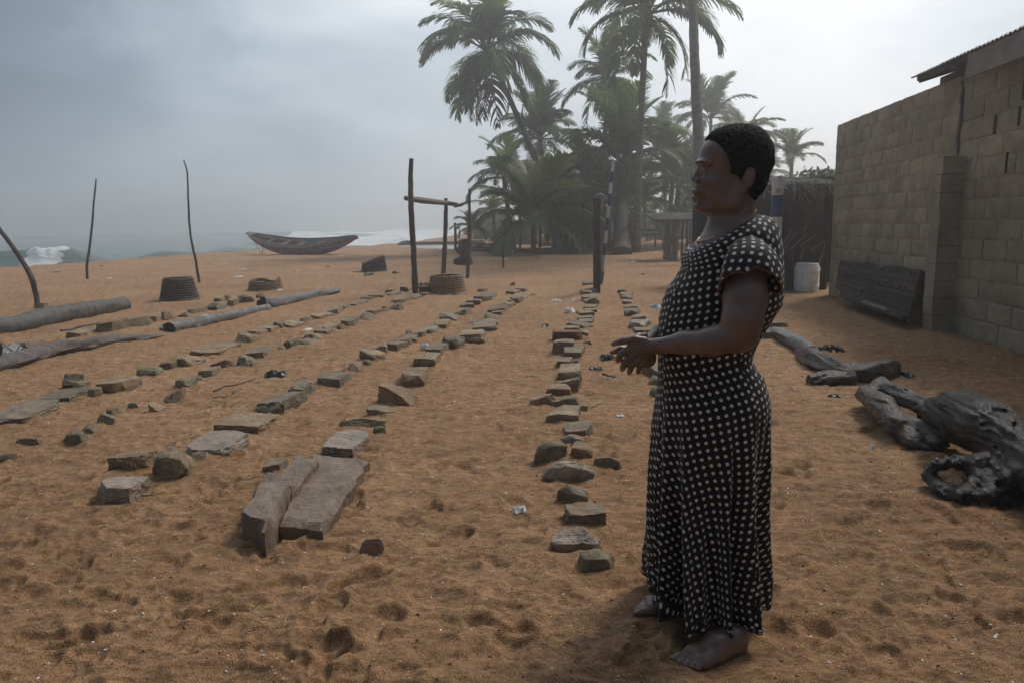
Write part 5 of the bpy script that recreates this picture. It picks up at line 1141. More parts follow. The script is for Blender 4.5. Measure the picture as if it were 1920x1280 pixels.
# small open thatched shelter left of the woman's chest
Ys=25.0; g0=AT(1230,495,Ys); sh=thing('thatched_shelter','low open thatched shelter on crooked sticks left of the woman\'s chest','shelter',(g0.x,Ys,0))
X=lambda px,Y=Ys: AT(px,450,Y).x-g0.x; Zp=lambda py,Y=Ys,px=1280: AT(px,py,Y).z
thatch(sh,X(1222),X(1345),-.6,1.5,Zp(411),Zp(398),420,1)
r_=random.Random(3)
for px,y_ in ((1243,-.4),(1249,-.3),(1252,-.45),(1262,1.2),(1296,1.2),(1318,-.4),(1305,1.3),(1338,-.2)):
    m_=MB(); m_.tube([(X(px)+r_.uniform(-.05,.05),y_,0),(X(px)+r_.uniform(-.05,.05),y_,.8),(X(px),y_,Zp(409))],[.05,.04,.04],5,jit=.2); m_.build('support_stick',STICKM if px<1260 else POST,sh)
m_=MB(); m_.tube([(X(1225),-.5,Zp(413)),(X(1345),-.5,Zp(412))],.035,5); m_.build('eave_pole',POST,sh)
m_=MB(); m_.tube([(X(1258),-.5,-.05),(X(1263),-.45,.9),(X(1266),-.4,Zp(412))],[.12,.09,.08],7,jit=.15); m_.build('support_stick',STICKM,sh)
# plank bench behind
for (x0,x1,y,Y,lab) in ((1196,1248,432,36,'grey plank bench behind the slender palm'),(1192,1232,441,38,'lower plank table farther behind the slender palm')):
    a,b_=AT(x0,y,Y),AT(x1,y,Y); t_=thing('plank_bench',lab,'bench',((a.x+b_.x)/2,Y,0)); m_=MB(); m_.box((0,0,a.z),((b_.x-a.x),.6,.08)); m_.build('seat',POST,t_)
    for s in (-.42,.42):
        m_=MB(); m_.tube([(s*(b_.x-a.x),0,0),(s*(b_.x-a.x),0,a.z-.03)],.05,5); m_.build('leg',POST,t_)
# dark thatched hut right of the woman
Yh=13.5; hx=AT(1500,540,Yh); hut=thing('thatched_hut','dark smoke-stained hut with woven palm mats and thatch beside the block wall','hut',(hx.x,Yh,0))
HX=lambda px,Y=Yh: AT(px,450,Y).x-hx.x; HZ=lambda py,px=1500,Y=Yh: AT(px,py,Y).z
thatch(hut,HX(1385),HX(1551),-.35,2.2,HZ(345)-.02,HZ(322)+.02,900,5)
m_=MB(); m_.box((HX(1520),1.6,1.0),(3.6,.06,2.3)); m_.build('back_wall',DKW,hut)
m_=MB(); m_.box((HX(1400),.7,1.0),(.06,1.9,2.0)); m_.build('side_wall',DKW,hut)
for px in (1405,1492,1547):
    m_=MB(); m_.tube([(HX(px),0,-.1),(HX(px)+.02,0,1.0),(HX(px),0,HZ(345))],[.06,.05,.05],6,jit=.15); m_.build('corner_post',DKW,hut)
m_=MB(); m_.tube([(HX(1400),-.05,HZ(418)),(HX(1550),-.05,HZ(420))],.03,5); m_.build('cross_pole',DKW,hut)
m_=MB(); m_.box((HX(1522),.35,HZ(368)),(.95,.05,.55),rot=(.1,0,0)); m_.build('hanging_mat',MATW,hut)
def herring(par,x0,x1,z1,seed,y=0.0,tilt=0.0):
    r_=random.Random(seed); m_=MB(); nx=int((x1-x0)/.055); nz=int(z1/.032)
    for i in range(nx):
        for j in range(nz+1):
            x=x0+(i+.5)*(x1-x0)/nx; z=j*z1/nz; s=1 if i%2 else -1; m_.box((x,y+r_.uniform(-.004,.004)-.003*(j%2),z),(.066,.008,.015),rot=(0,s*.62,0))
    o=m_.build('woven_mat',MATW,par); o['kind']='stuff'; return o
herring(hut,HX(1462),HX(1496),HZ(463),1); herring(hut,HX(1498),HX(1552),HZ(462),2,-.04); herring(hut,HX(1410),HX(1462),HZ(463),3,.03)
m_=MB(); m_.box((HX(1485),.03,HZ(505)),(HX(1552)-HX(1412),.012,HZ(462))); m_.build('mat_backing',DKW,hut)
for a,b_ in (((1462,548),(1470,464)),((1488,545),(1507,464)),((1534,500),(1549,455)),((1471,464),(1494,436)),((1466,462),(1483,432)),((1500,461),(1530,440)),((1520,470),(1546,452)),((1480,470),(1512,440)),((1505,440),(1520,400))):
    m_=MB(); A_,B_=AT(*a,Yh-.08),AT(*b_,Yh-.04); m_.tube([A_-Vector(hut.location),B_-Vector(hut.location)],.014,4); m_.build('mat_stick',STICKM,hut)
for i in range(16):
    r_=random.Random(i); x=HX(1410+i*9); m_=MB(); m_.tube([(x,-.4,HZ(344)),(x+r_.uniform(-.06,.06),-.42,HZ(344)-r_.uniform(.1,.35))],.008,3); m_.build('hanging_straw',STICKM,hut)
# white plastic barrel
PB = pmat('dirty_white_plastic',(.62,.61,.57),(.76,.75,.71),6,.45,.2,30,.003,vary=0,c3=(.42,.39,.34))
gb=G(1523,549); s_=gb.y/FP; bar=thing('plastic_barrel','dirty white plastic barrel with lid in front of the thatched hut','barrel',(gb.x,gb.y+.28,0)); bpy.context.view_layer.update()
rB=23.0*s_; HB=54*s_
def lathe(prof,n,name,mat_,par,ang=35):
    m_=MB(); vs=[(r*math.cos(2*math.pi*k/n),r*math.sin(2*math.pi*k/n),z) for r,z in prof for k in range(n)]; fs=[(i*n+k,i*n+(k+1)%n,(i+1)*n+(k+1)%n,(i+1)*n+k) for i in range(len(prof)-1) for k in range(n)]; m_.add(vs,fs+[tuple(range(n))[::-1],tuple((len(prof)-1)*n+k for k in range(n))]); return m_.build(name,mat_,par,smooth=True,ang=ang)
lathe([(rB*.95,-.03),(rB*.98,.02),(rB*1.0,HB*.20),(rB*1.03,HB*.215),(rB*1.0,HB*.24),(rB*1.0,HB*.70),(rB*1.03,HB*.715),(rB*1.0,HB*.74),(rB*.98,HB*.86),(rB*.93,HB*.92),(rB*.85,HB*.94)],40,'barrel_body',PB,bar)
lathe([(rB*.84,HB*.93),(rB*.90,HB*.935),(rB*.90,HB*.985),(rB*.86,HB*1.0),(rB*.80,HB*.99),(rB*.78,HB*.97)],40,'lid',PB,bar)
for s in (-1,1):
    m_=MB(); m_.tube([(s*rB*.97,-.02,HB*.84),(s*rB*1.07,-.02,HB*.81),(s*rB*1.06,-.02,HB*.76)],.012,5); m_.build('handle',PB,bar)
m_=MB(); Wd_=rB*.55
for (x,z,w,h) in ((0,HB*.60,Wd_*2,.010),(0,HB*.30,Wd_*2,.010),(-Wd_,HB*.45,.010,HB*.3),(Wd_,HB*.45,.010,HB*.3)):
    yy=-math.sqrt(max(rB*rB-x*x,0))-.0; m_.box((x,yy+.002 if abs(x)>0 else -rB*.92,z),(w if abs(x)>0 else .01,.012,h))
m_.build('moulded_panel',PB,bar)
# middle distance clutter
Ym=33.0
TARP=pmat('grey_tarpaulin',(.10,.105,.105),(.20,.205,.205),6,.5,.6,20,.02,vary=0)
def lump(name,label,x0,x1,y0,y1,dep,mat_,cat,kind='r',seed=0,par=None):
    g=G((x0+x1)/2,y1); s=g.y/FP; o=obj(name,stone_mesh(name,(x1-x0)*s,dep,(y1-y0)*s,kind,seed,10),mat_,loc=(g.x,g.y+dep/2,ground_z(g.x,g.y))); tag(o,label,cat); return o
lump('tarpaulin_heap','grey tarpaulin-covered heap at the left of the grove',927,966,443,468,1.0,TARP,'tarpaulin','b',501)
lump('crate','small brown crate on top of the tarpaulin heap',936,948,438,446,.4,DKW,'crate','b',502).location.z+=.45
for i,(x0,x1,y0,y1,lab) in enumerate(((962,996,467,474,'low concrete kerb left of the young palm'),(1003,1064,465,475,'low red-brown concrete kerb right of the young palm'),(1065,1085,467,474,'grey stone slab ending the low kerb'),(1086,1110,465,472,'pale plank right of the grey stone slab'),(905,960,466,472,'dark low beam left of the young palm'))):
    lump('low_kerb',lab,x0,x1,y0,y1,.5,(ROCKM,BRICK,STONE[1],STICKM,POST)[i],'kerb','b',510+i)
hm_=lump('sand_heap','heap of brown sand under the palms',1008,1050,440,462,2.2,SAND,'sand heap','m',520)
TINW=pmat('corrugated_tin',(.20,.21,.215),(.34,.35,.355),5,.5,.2,20,vary=.1,c3=(.26,.22,.19))
def corr(name,label,x0,x1,y0,y1,Y,mat_=TINW):
    a,b_=AT(x0,y1,Y),AT(x1,y0,Y); m_=MB(); n_=28; vs=[]
    for i in range(n_+1):
        x=a.x+(b_.x-a.x)*i/n_; yy=Y+.03*math.cos(i*1.57); vs+=[(x,yy,max(a.z,-.02)),(x,yy,b_.z)]
    m_.add(vs,[(2*i,2*i+2,2*i+3,2*i+1) for i in range(n_)]); o=m_.build(name,mat_); md=o.modifiers.new('t','SOLIDIFY'); md.thickness=.01; tag(o,label,'metal sheet'); return o
corr('tin_sheet','upright corrugated tin sheet behind the dark leaning palm trunk',1034,1048,410,452,34.3); corr('tin_sheet','lower tilted tin sheet right of the first',1042,1056,438,464,33.6)
lump('plastic_drum','white square canister beside the wood pile',1071,1084,446,463,.4,WPL,'canister','b',530)
wp_=thing('wood_pile','pile of pale broken timber and stones behind the timber post','wood pile',G(1098,463)); r_=random.Random(6)
for i in range(26):
    x=r_.uniform(-.45,.45); z=r_.uniform(.02,.75)*(1-abs(x)*.8); m_=MB(); L=r_.uniform(.25,.6); m_.box((x,r_.uniform(-.2,.2),z),(L,.1,.07+.05*r_.random()),rot=(r_.uniform(-.3,.3),r_.uniform(-.5,.5),r_.uniform(-.6,.6))); m_.build('billet',STICKM if i%3 else DKW,wp_)
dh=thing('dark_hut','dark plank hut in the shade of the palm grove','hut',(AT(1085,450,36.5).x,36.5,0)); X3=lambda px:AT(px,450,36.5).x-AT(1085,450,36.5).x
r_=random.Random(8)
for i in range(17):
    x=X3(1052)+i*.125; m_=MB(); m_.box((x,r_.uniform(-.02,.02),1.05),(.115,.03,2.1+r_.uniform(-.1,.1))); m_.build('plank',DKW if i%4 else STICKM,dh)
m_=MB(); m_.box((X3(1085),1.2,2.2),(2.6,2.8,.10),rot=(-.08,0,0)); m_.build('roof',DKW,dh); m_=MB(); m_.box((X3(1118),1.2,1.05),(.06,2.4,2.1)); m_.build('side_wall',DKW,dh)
bw=thing('low_block_wall','long low dark wall far behind the grove on the left','wall',(AT(985,440,47).x,47,float(gh_base(AT(985,440,47).x,47)))); m_=MB(); m_.box((0,0,.35),(4.2,.25,.9)); m_.box((.2,-.1,1.5),(3.6,.1,.12)); m_.build('wall',STONE[1],bw)
bp_=thing('branch_pile','heap of dark dead palm branches behind the post frame','branch pile',G(893,472)); r_=random.Random(16)
for i in range(34):
    a=r_.uniform(-.5,.5); x=r_.uniform(-.9,.5); m_=MB(); L=r_.uniform(.6,1.5); p0=Vector((x,r_.uniform(-.35,.35),.04+r_.uniform(0,.38)*(1-abs(x)*.6))); d=Vector((math.cos(a),math.sin(a)*.5,r_.uniform(-.25,.12))); q1=p0+d*L; q1.z=max(q1.z,.02); m_.tube([p0,q1],[.03,.012],4); m_.build('branch',DKW if i%3 else STICKM,bp_)
for i,(px,py,Y,h) in enumerate(((1072,470,31.5,1.2),(1092,468,33,2.2),(1140,466,33,2.0),(1152,462,37,2.4),(1012,462,36,2.2),(975,462,37,2.6))):
    g=AT(px,py,Y); m_=MB(); m_.tube([(g.x,Y,-.1),(g.x+.05,Y,h*.5),(g.x,Y,h)],[.07,.06,.05],6,jit=.15); o=m_.build('stake',DKW); tag(o,['short dark stake at the end of the kerb','dark stake left of the wood pile','dark stake right of the timber post','dark stake behind the striped pole','dark stake behind the sand heap','dark stake left of the sand heap'][i],'stake')
lump('engine_lump','dark round lump right of the striped pole foot',1146,1160,452,467,.5,ROCKM,'rock','r',540); lump('engine_lump','dark scrap heap left of the thick old trunk',1124,1150,444,466,.9,DKW,'scrap heap','p',541)
# thatched lean-to added out of view above the camera to shade the nearest sand
co_ = thing('added_shade_roof','added thatched lean-to above the camera, out of view, shading the nearest sand','shelter',(0,-1.6,0))
thatch(co_,-4.2,3.4,-2.6,.9,2.75,2.6,1500,77,th=.08)
for (x,y) in ((-4.0,.8),(3.2,.8),(-4.0,-2.4),(3.2,-2.4)):
    m_=MB(); m_.tube([(x,y,-.1),(x+.03,y,1.3),(x,y,2.6)],[.07,.065,.06],7,jit=.1); m_.build('corner_post',POST,co_)
# ------------------------------------------------------------------ the woman
YW = 2.27
def Wp(px,py,dy=0.0): return np.array(AT(px,py,YW+dy))
K = MPP(YW)
woman = thing('person','woman in a black dress with white polka dots standing barefoot, hands clasped, facing left','person',(Wp(1350,1180)[0],YW,0))
bpy.context.view_layer.update(); WI = woman.location.copy()
SKIN,t,b = newmat('dark_skin'); nb = NB(t); v = objvec(nb, rnd=False)
f = nb.noise(v, 14, 4, .6); c = nb.ramp(f, [(.3,(.105,.058,.042)),(.7,(.160,.090,.066))])
# paler fingertips, palms and soles
at_ = nb.n('ShaderNodeAttribute', attribute_name='pale').outputs['Fac']; c = nb.mix(at_, c, (.34,.15,.085))
nb.l(c, b.inputs['Base Color']); b.inputs['Roughness'].default_value = .38; b.inputs['Specular IOR Level'].default_value = .75
nb.bump(nb.math('ADD', nb.noise(v, 420, 3, .6), nb.math('MULTIPLY', nb.noise(v, 60, 4, .6), .8)), .25, .0012, b)
zs_ = np.concatenate([np.arange(-.03,.16,.0030), np.arange(.16,.90,.009), np.arange(.90,1.10,.0030), np.arange(1.10,1.24,.0042), np.arange(1.24,1.66,.0026)])
B = Vol(np.arange(Wp(1350,640)[0]-.42, Wp(1350,640)[0]+.28, .0030), np.arange(YW-.40,YW+.40,.0034), zs_)
B.F[:] = .05
px0 = Wp(1350,640)[0]
# torso and legs (under the dress)
B.ell(Wp(1368,505),(.110,.125,.17),.03); B.ell(Wp(1350,560),(.125,.122,.12),.03); B.ell(Wp(1330,650),(.112,.110,.14),.03); B.ell(Wp(1340,765),(.130,.140,.14),.03)
B.cone(Wp(1388,480,-.12),Wp(1388,480,.12),.045,.045,.03); B.cone(Wp(1388,447,-.03),Wp(1388,474,-.12),.036,.036,.03); B.cone(Wp(1388,447,.03),Wp(1388,474,.12),.036,.036,.03)
# near leg
aL = np.array(G(1392,1222)); aL[2]=.0
kneeL = Wp(1345,950,-.07); ankL = np.array(AT(1375,1168,2.13)); B.cone(Wp(1345,780,-.08),kneeL,.088,.058,.02); B.cone(kneeL,ankL,.055,.034,.02)
kneeR = Wp(1325,960,.09); ankR = np.array(AT(1296,1128,2.46)); B.cone(Wp(1335,780,.08),kneeR,.088,.058,.02); B.cone(kneeR,ankR,.055,.034,.02)
def foot(ank, heel, toe, side, spread=1.0):
    """heel and big-toe tip as ground points; side=+1 when the little toe is on the left-hand side of the direction heel->toe"""
    h = np.array(heel,float); tt = np.array(toe,float); d = tt-h; L = np.linalg.norm(d[:2]); d/=L; n = np.array([-d[1],d[0],0])*side; z = np.array([0,0,1.])
    P = lambda a,b_,c_: h+d*(a*L)+n*b_+z*c_
    B.cone(ank, P(.10,.0,.045),.033,.034,.02); B.ell(P(.10,0,.026),(.036,.034,.030),.012)
    B.cone(P(.16,0,.052),P(.45,.004,.045),.036,.032,.02); B.cone(P(.20,.012,.022),P(.62,.030,.020),.026,.022,.014)
    B.cone(P(.35,.0,.040),P(.72,-.012,.024),.030,.022,.014); B.cone(P(.40,.010,.038),P(.68,.028,.022),.028,.021,.014)
    B.cone(ank+np.array([0,0,.0]),P(.42,0,.050),.033,.030,.02)
    B.cone(P(.70,-.020,.020),P(.70,.036,.014),.021,.018,.014); B.cone(P(.5,-.012,.02),P(.5,.026,.016),.022,.02,.02)
    for i,(a0,b0,a1,b1,r_) in enumerate(((.78,-.022,.965,-.022,.0145),(.79,.000,.935,.000,.0110),(.775,.016,.895,.017,.0105),(.75,.030,.85,.032,.0100),(.72,.042,.80,.045,.0095))):
        m_ = P((a0+a1)/2,(b0+b1)/2*spread,.018); B.cone(P(a0,b0*spread,.018),m_,r_*1.05,r_*.85,.004); B.cone(m_,P(a1,b1*spread,.010),r_*.85,r_*.92,.003)
    return P
ankL2 = np.array(AT(1381,1190,2.11)); B.cone(ankL,ankL2,.034,.035,.01)
hL = G(1392,1216); tL = G(1266,1250); PL = foot(ankL2, (hL.x,hL.y,.0), (tL.x,tL.y,0), +1)
hR = G(1306,1142); tR = G(1186,1149); PR = foot(np.array(AT(1294,1130,2.44)), (hR.x,hR.y,0), (tR.x,tR.y,0), -1)
# neck, throat, chest opening
B.cone(Wp(1376,350),Wp(1380,442,0),.058,.064,.025); B.cone(Wp(1350,400),Wp(1346,440),.030,.034,.03); B.cone(Wp(1385,428,0),Wp(1392,455,-.085),.044,.030,.03); B.cone(Wp(1385,428,0),Wp(1392,455,.085),.044,.030,.03)
B.ell(Wp(1352,470),(.062,.10,.055),.03)
# head
B.ell(Wp(1379,300),(.098,.074,.096),.02); B.ell(Wp(1347,300),(.056,.062,.062),.02); B.ell(Wp(1342,338),(.058,.055,.075),.02)
for s_ in (-1,1):
    B.cone(Wp(1390,352,s_*.058),Wp(1372,383,s_*.050),.018,.020,.02); B.cone(Wp(1372,383,s_*.048),Wp(1322,389,s_*.014),.020,.017,.022)
    B.ell(Wp(1330,338,s_*.043),(.022,.016,.018),.014); B.cone(Wp(1314,304,s_*.010),Wp(1330,303,s_*.045),.0085,.009,.012)
    B.ell(Wp(1352,362,s_*.042),(.035,.016,.035),.02)
B.ell(Wp(1311.5,386),(.018,.021,.016),.012); B.ell(Wp(1317,362),(.026,.031,.024),.012); B.ell(Wp(1309,350),(.012,.016,.010),.008)
B.ell(Wp(1337,291),(.036,.052,.044),.02)
for s_ in (-1,1): B.ell(Wp(1314,316,s_*.035),(.012,.016,.0105),.007,'s'); B.cone(Wp(1307.5,305,s_*.006),Wp(1316,304,s_*.034),.0075,.0070,.006); B.cone(Wp(1316,304,s_*.034),Wp(1328,309,s_*.052),.0070,.005,.006)
for s_ in (-1,1): B.ell(Wp(1321.5,316,s_*.031),(.0118,.0125,.0112),.002)
for s_ in (-1,1):                                                  # lids: slit between them
    B.ell(Wp(1315,317.2,s_*.033),(.0085,.0105,.0042),.0012,'s')
    B.cone(Wp(1312.8,312.0,s_*.022),Wp(1314.5,312.3,s_*.034),.0024,.0026,.0012); B.cone(Wp(1314.5,312.3,s_*.034),Wp(1321,316,s_*.045),.0026,.0018,.0012)
    B.cone(Wp(1314.5,321.5,s_*.022),Wp(1318.5,321.5,s_*.040),.0020,.0016,.0012); B.cone(Wp(1317,329,s_*.024),Wp(1325,330,s_*.042),.0016,.0014,.004,'s'); B.cone(Wp(1326,312,s_*.052),Wp(1336,316,s_*.058),.0012,.0012,.003,'s')
B.cone(Wp(1314,315),Wp(1304.5,331),.0085,.0095,.008); B.ell(Wp(1303.2,335.5),(.0125,.0125,.0105),.006)
for s_ in (-1,1):
    B.ell(Wp(1309,338.8,s_*.0160),(.0110,.0082,.0086),.003); B.ell(Wp(1306,344.5,s_*.008),(.005,.004,.004),.002,'s')
    B.cone(Wp(1313,342,s_*.025),Wp(1319,358,s_*.036),.0026,.0024,.004,'s'); B.cone(Wp(1312.5,365,s_*.030),Wp(1316,369,s_*.036),.0022,.0018,.003,'s')
def arc(y, xf, hw, back, r_, n=6, k=.004, mode='u'):
    pr_=None
    for i in range(n+1):
        u = -1+2*i/n; q = Wp(xf+back*u*u, y+ (1.2*u*u if mode=='u' else 1.5*u*u), u*hw)
        if pr_ is not None: B.cone(pr_,q,r_*(1-.35*abs(u)),r_*(1-.35*abs(u)),k,mode)
        pr_=q
arc(358.5,1301.5,.025,9,.0070); arc(371,1301.0,.023,9,.0082); arc(364.8,1297.5,.030,14,.0018,k=.0015,mode='s')
arc(378.5,1303.5,.016,6,.0030,k=.006,mode='s')
for s_ in (-1,1):                                                  # ears
    rt=(0,.25,0); c_=Wp(1404,334,s_*.078)
    B.ell(c_,(.0185,.0095,.033),.006,rot=(s_*-.22,.18,s_*.25)); B.ell(Wp(1402,332,s_*.0885),(.0095,.0055,.018),.004,'s',rot=(s_*-.2,.18,s_*.2)); B.ell(Wp(1396,339,s_*.080),(.006,.006,.008),.004); B.ell(Wp(1394,352,s_*.078),(.007,.006,.008),.005)
# near (left) arm
shL = Wp(1402,484,-.160); elL = Wp(1394,628,-.245); m1 = Wp(1397,560,-.215)
B.chain([shL,m1,Wp(1392,600,-.235),Wp(1384,628,-.24)],[.058,.059,.054,.044],.02); B.cone(Wp(1388,600,-.235),Wp(1398,630,-.235),.045,.036,.02)
wrL = Wp(1232,648,-.085)
B.chain([Wp(1384,630,-.238),Wp(1335,640,-.20),Wp(1285,642,-.14),wrL],[.043,.0405,.033,.0225],.02)
# far (right) arm
shR = Wp(1392,484,.160); B.chain([shR,Wp(1385,560,.20),Wp(1372,622,.215),Wp(1300,628,.15),Wp(1236,622,.045)],[.052,.050,.040,.034,.024],.02)
# hands, clasped: left over right
for i_,(y_,d_) in enumerate(((640,-.085),(650,-.085),(662,-.080))):
    B.cone(wrL, Wp(1186,[641,652,664][i_],[-.070,-.080,-.070][i_]), .020,.0145,.008)
B.ell(Wp(1203,655,-.075),(.045,.018,.032),.012,rot=(0,-.10,0)); B.ell(Wp(1212,672,-.06),(.032,.017,.030),.012)
B.chain([Wp(1208,640,-.08),Wp(1190,636,-.080),Wp(1168,639,-.078),Wp(1150,644,-.070)],[.0155,.0125,.0112,.0085],.004)          # thumb
B.chain([Wp(1236,622,.045),Wp(1208,650,-.01),Wp(1190,656,-.015)],[.022,.026,.026],.01); B.ell(Wp(1190,660,-.015),(.038,.020,.034),.01)   # right palm
B.chain([Wp(1185,652,-.035),Wp(1165,654,-.055),Wp(1148,660,-.055)],[.013,.0105,.0085],.003)                                    # other thumb
FT = []
for (a_,b_,c_,r_) in (((1183,652,-.080),(1163,664,-.082),(1158,675,-.062),.0105),((1190,662,-.082),(1171,680,-.086),(1167,691,-.064),.0110),
                      ((1200,670,-.080),(1183,687,-.086),(1180,698,-.064),.0105),((1210,676,-.074),(1199,688,-.080),(1196,697,-.060),.0095)):
    B.chain([Wp(*a_),Wp(*b_),Wp(*c_)],[r_*1.12,r_*1.0,r_*.88],.0025); FT.append(Wp(*c_))
for (a_,b_,r_) in (((1196,640,.01),(1184,632,-.035),.0088),((1205,640,.01),(1194,630,-.040),.0092),((1214,640,.01),(1204.5,629,-.042),.0088),((1188,642,.0),(1173,636,-.035),.0082)):
    B.chain([Wp(*a_),Wp((a_[0]+b_[0])/2,b_[1]-1,(a_[2]+b_[2])/2),Wp(*b_)],[r_,r_,r_*.85],.002); FT.append(Wp(*b_))
FT += [Wp(1148,644,-.07),Wp(1146,661,-.055)]
v,f = B.mesh('body',1); F_ = B.F; del B
me = mesh_np('body', v-np.array(WI), f, smooth=True)
pale = np.zeros(len(v))
for q in FT: pale = np.maximum(pale, np.clip(1.25-np.linalg.norm(v-q,axis=1)/.019,0,1)*.8)
pale = np.maximum(pale, np.clip(1-(v[:,2]-.001)/.014,0,1)*(v[:,2]<.05)*.35)
pale = np.maximum(pale, np.clip(1-np.linalg.norm((v-Wp(1300,371))/np.array([.012,.028,.009]),axis=1),0,1)*.55)
a_ = me.attributes.new('pale','FLOAT','POINT'); a_.data.foreach_set('value', pale.astype(np.float32))
body = obj('body', me, SKIN, woman)
def wobj(name, mb, mat_, **k):
    mb.v = [tuple(np.array(p)-np.array(WI)) for p in mb.v]; return mb.build(name, mat_, woman, **k)
NAIL = pmat('red_nail',(.10,.015,.02),(.16,.03,.03),20,.35,.1,50,vary=0,spec=.6); NAILP = pmat('finger_nail',(.20,.12,.09),(.28,.17,.13),30,.4,.1,50,vary=0)
for q in (PR(.965,-.024,.019),): 
    m_ = MB(); vv,ff = _CS[5]; nv = vv/np.linalg.norm(vv,axis=1)[:,None]*np.array([.007,.006,.003])+q; m_.add(nv,ff); wobj('toenail',m_,NAIL,smooth=True,ang=80)
for (a1,b1,r_) in ((.965,-.024,.0065),(.945,0,.0045),(.905,.019,.004),(.86,.036,.004),(.80,.051,.0035)):
    m_ = MB(); nv = vv/np.linalg.norm(vv,axis=1)[:,None]*np.array([r_*1.1,r_,.0022])+PL(a1,b1,.0195 if r_>.006 else .0165); m_.add(nv,ff); wobj('toenail',m_,NAILP,smooth=True,ang=80)
# eyes: dark glossy balls set in the lids
EYE,t,b = newmat('eye'); nb = NB(t); ge = nb.n('ShaderNodeTexCoord').outputs['Object']; se = nb.n('ShaderNodeSeparateXYZ'); nb.l(ge, se.inputs[0])
rr_e = nb.math('SQRT', nb.math('ADD', nb.math('MULTIPLY', se.outputs[1], se.outputs[1]), nb.math('MULTIPLY', se.outputs[2], se.outputs[2])))
nb.l(nb.ramp(nb.math('MULTIPLY', rr_e, 90), [(.30,(.008,.006,.006)),(.50,(.030,.016,.010)),(.58,(.26,.23,.21))]), b.inputs['Base Color']); b.inputs['Roughness'].default_value=.12; b.inputs['Specular IOR Level'].default_value=.7
BROW = pmat('eyebrow_hair',(.006,.005,.005),(.014,.012,.011),90,.8,.6,200,vary=0)
for s_ in (-1,1):
    m_ = MB(); nv = vv/np.linalg.norm(vv,axis=1)[:,None]*.0112; m_.add(nv,ff); o_ = m_.build('eye',EYE,woman,smooth=True,ang=80); o_.location = Vector(Wp(1320.8,317.0,s_*.0312))-WI
    m_ = MB(); r9 = random.Random(4)
    for i in range(70):
        q_ = i/69; px_ = 1309+17*q_**1.3; py_ = 305.2-2.2*math.sin(q_*2.6)+2.5*q_*q_; p0 = Wp(px_+r9.uniform(-.6,.6)-3.6,py_+r9.uniform(-1.3,1.3),s_*(.012+.042*q_)); m_.tube([p0,p0+np.array([.0035,s_*.003,.0006])],.00055,3,cap=False)
    # lay the hairs on the skin
    P0 = np.array(m_.v); 
    for i in range(len(P0)):
        near_ = v[(np.abs(v[:,1]-P0[i,1])<.004)&(np.abs(v[:,2]-P0[i,2])<.004)]
        if len(near_): P0[i,0] = near_[:,0].min()-.0006+(i%3)*.0004
    m_.v = [tuple(q) for q in P0]; o_ = wobj('eyebrow',m_,BROW); o_['kind']='stuff'
# hair: short dense crop, carved with its hairline
Hv = Vol(np.arange(Wp(1310,300)[0],Wp(1455,300)[0],.0024),np.arange(YW-.115,YW+.115,.0026),np.arange(Wp(1380,400)[2],Wp(1380,225)[2],.0024))
Hv.ell(Wp(1383,301),(.1045,.090,.107),.02); Hv.ell(Wp(1402,296),(.072,.086,.090),.02); Hv.ell(Wp(1360,276),(.066,.072,.056),.02); Hv.ell(Wp(1404,345),(.042,.066,.050),.03)
Hv.ell(Wp(1404,366),(.016,.048,.022),.02)
# clear the face, ears and neck side
Hv.ell(Wp(1312,322),(.086,.14,.100),.008,'s',rot=(0,-.15,0)); Hv.ell(Wp(1352,372),(.066,.14,.080),.008,'s'); Hv.ell(Wp(1303,275),(.030,.09,.03),.01,'s')
Hv.ell(Wp(1372,402),(.062,.14,.052),.008,'s'); 
for s_ in (-1,1): Hv.ell(Wp(1403,336,s_*.100),(.024,.030,.040),.006,'s',rot=(0,.15,0))
X,Y,Z = np.meshgrid(*Hv.ax,indexing='ij'); m__ = np.abs(Hv.F)<.02
Hv.F[m__] += (.0034*fbm(X[m__]*150,Y[m__]*150,Z[m__]*150,o=3,seed=3)+.0030*fbm(X[m__]*40,Y[m__]*40,Z[m__]*40,o=2,seed=5)).astype(np.float32)
hv,hf = Hv.mesh('hair',0); hme = mesh_np('hair', hv-np.array(WI), hf, smooth=True)
HAIR,t,b = newmat('cropped_black_hair'); nb = NB(t); g_ = objvec(nb,rnd=False); nz_ = nb.noise(g_,240,3,.7)
nb.l(nb.ramp(nz_,[(.35,(.003,.003,.0035)),(.62,(.010,.010,.011)),(.80,(.05,.05,.052))]), b.inputs['Base Color']); b.inputs['Roughness'].default_value=.85; b.inputs['Specular IOR Level'].default_value=.2
nb.bump(nz_,1.0,.004,b); obj('hair',hme,HAIR,woman)
# short curls standing off the outline
r = np.random.default_rng(8); hm = MB(); sel = r.choice(len(hv),2600,replace=False); cc = Wp(1385,302)
P_ = hv[sel]; D_ = P_-cc; D_/=np.linalg.norm(D_,axis=1)[:,None]; keep = (P_[:,0]>Wp(1325,300)[0])&(D_@np.array([-.5,0,-.8])<.55)
P_,D_ = P_[keep],D_[keep]; A_ = r.normal(size=P_.shape); A_ -= D_*(A_*D_).sum(1)[:,None]; A_/=np.linalg.norm(A_,axis=1)[:,None]
l_ = r.uniform(.002,.0045,len(P_))[:,None]; Q_ = np.stack([P_-A_*.0013-D_*.001,P_+A_*.0013-D_*.001,P_+D_*l_+A_*.002],1).reshape(-1,3)
o_ = obj('hair_curls',mesh_np('hair_curls',Q_-np.array(WI),np.arange(len(Q_)).reshape(-1,3)),HAIR,woman); tag(o_,kind='stuff')

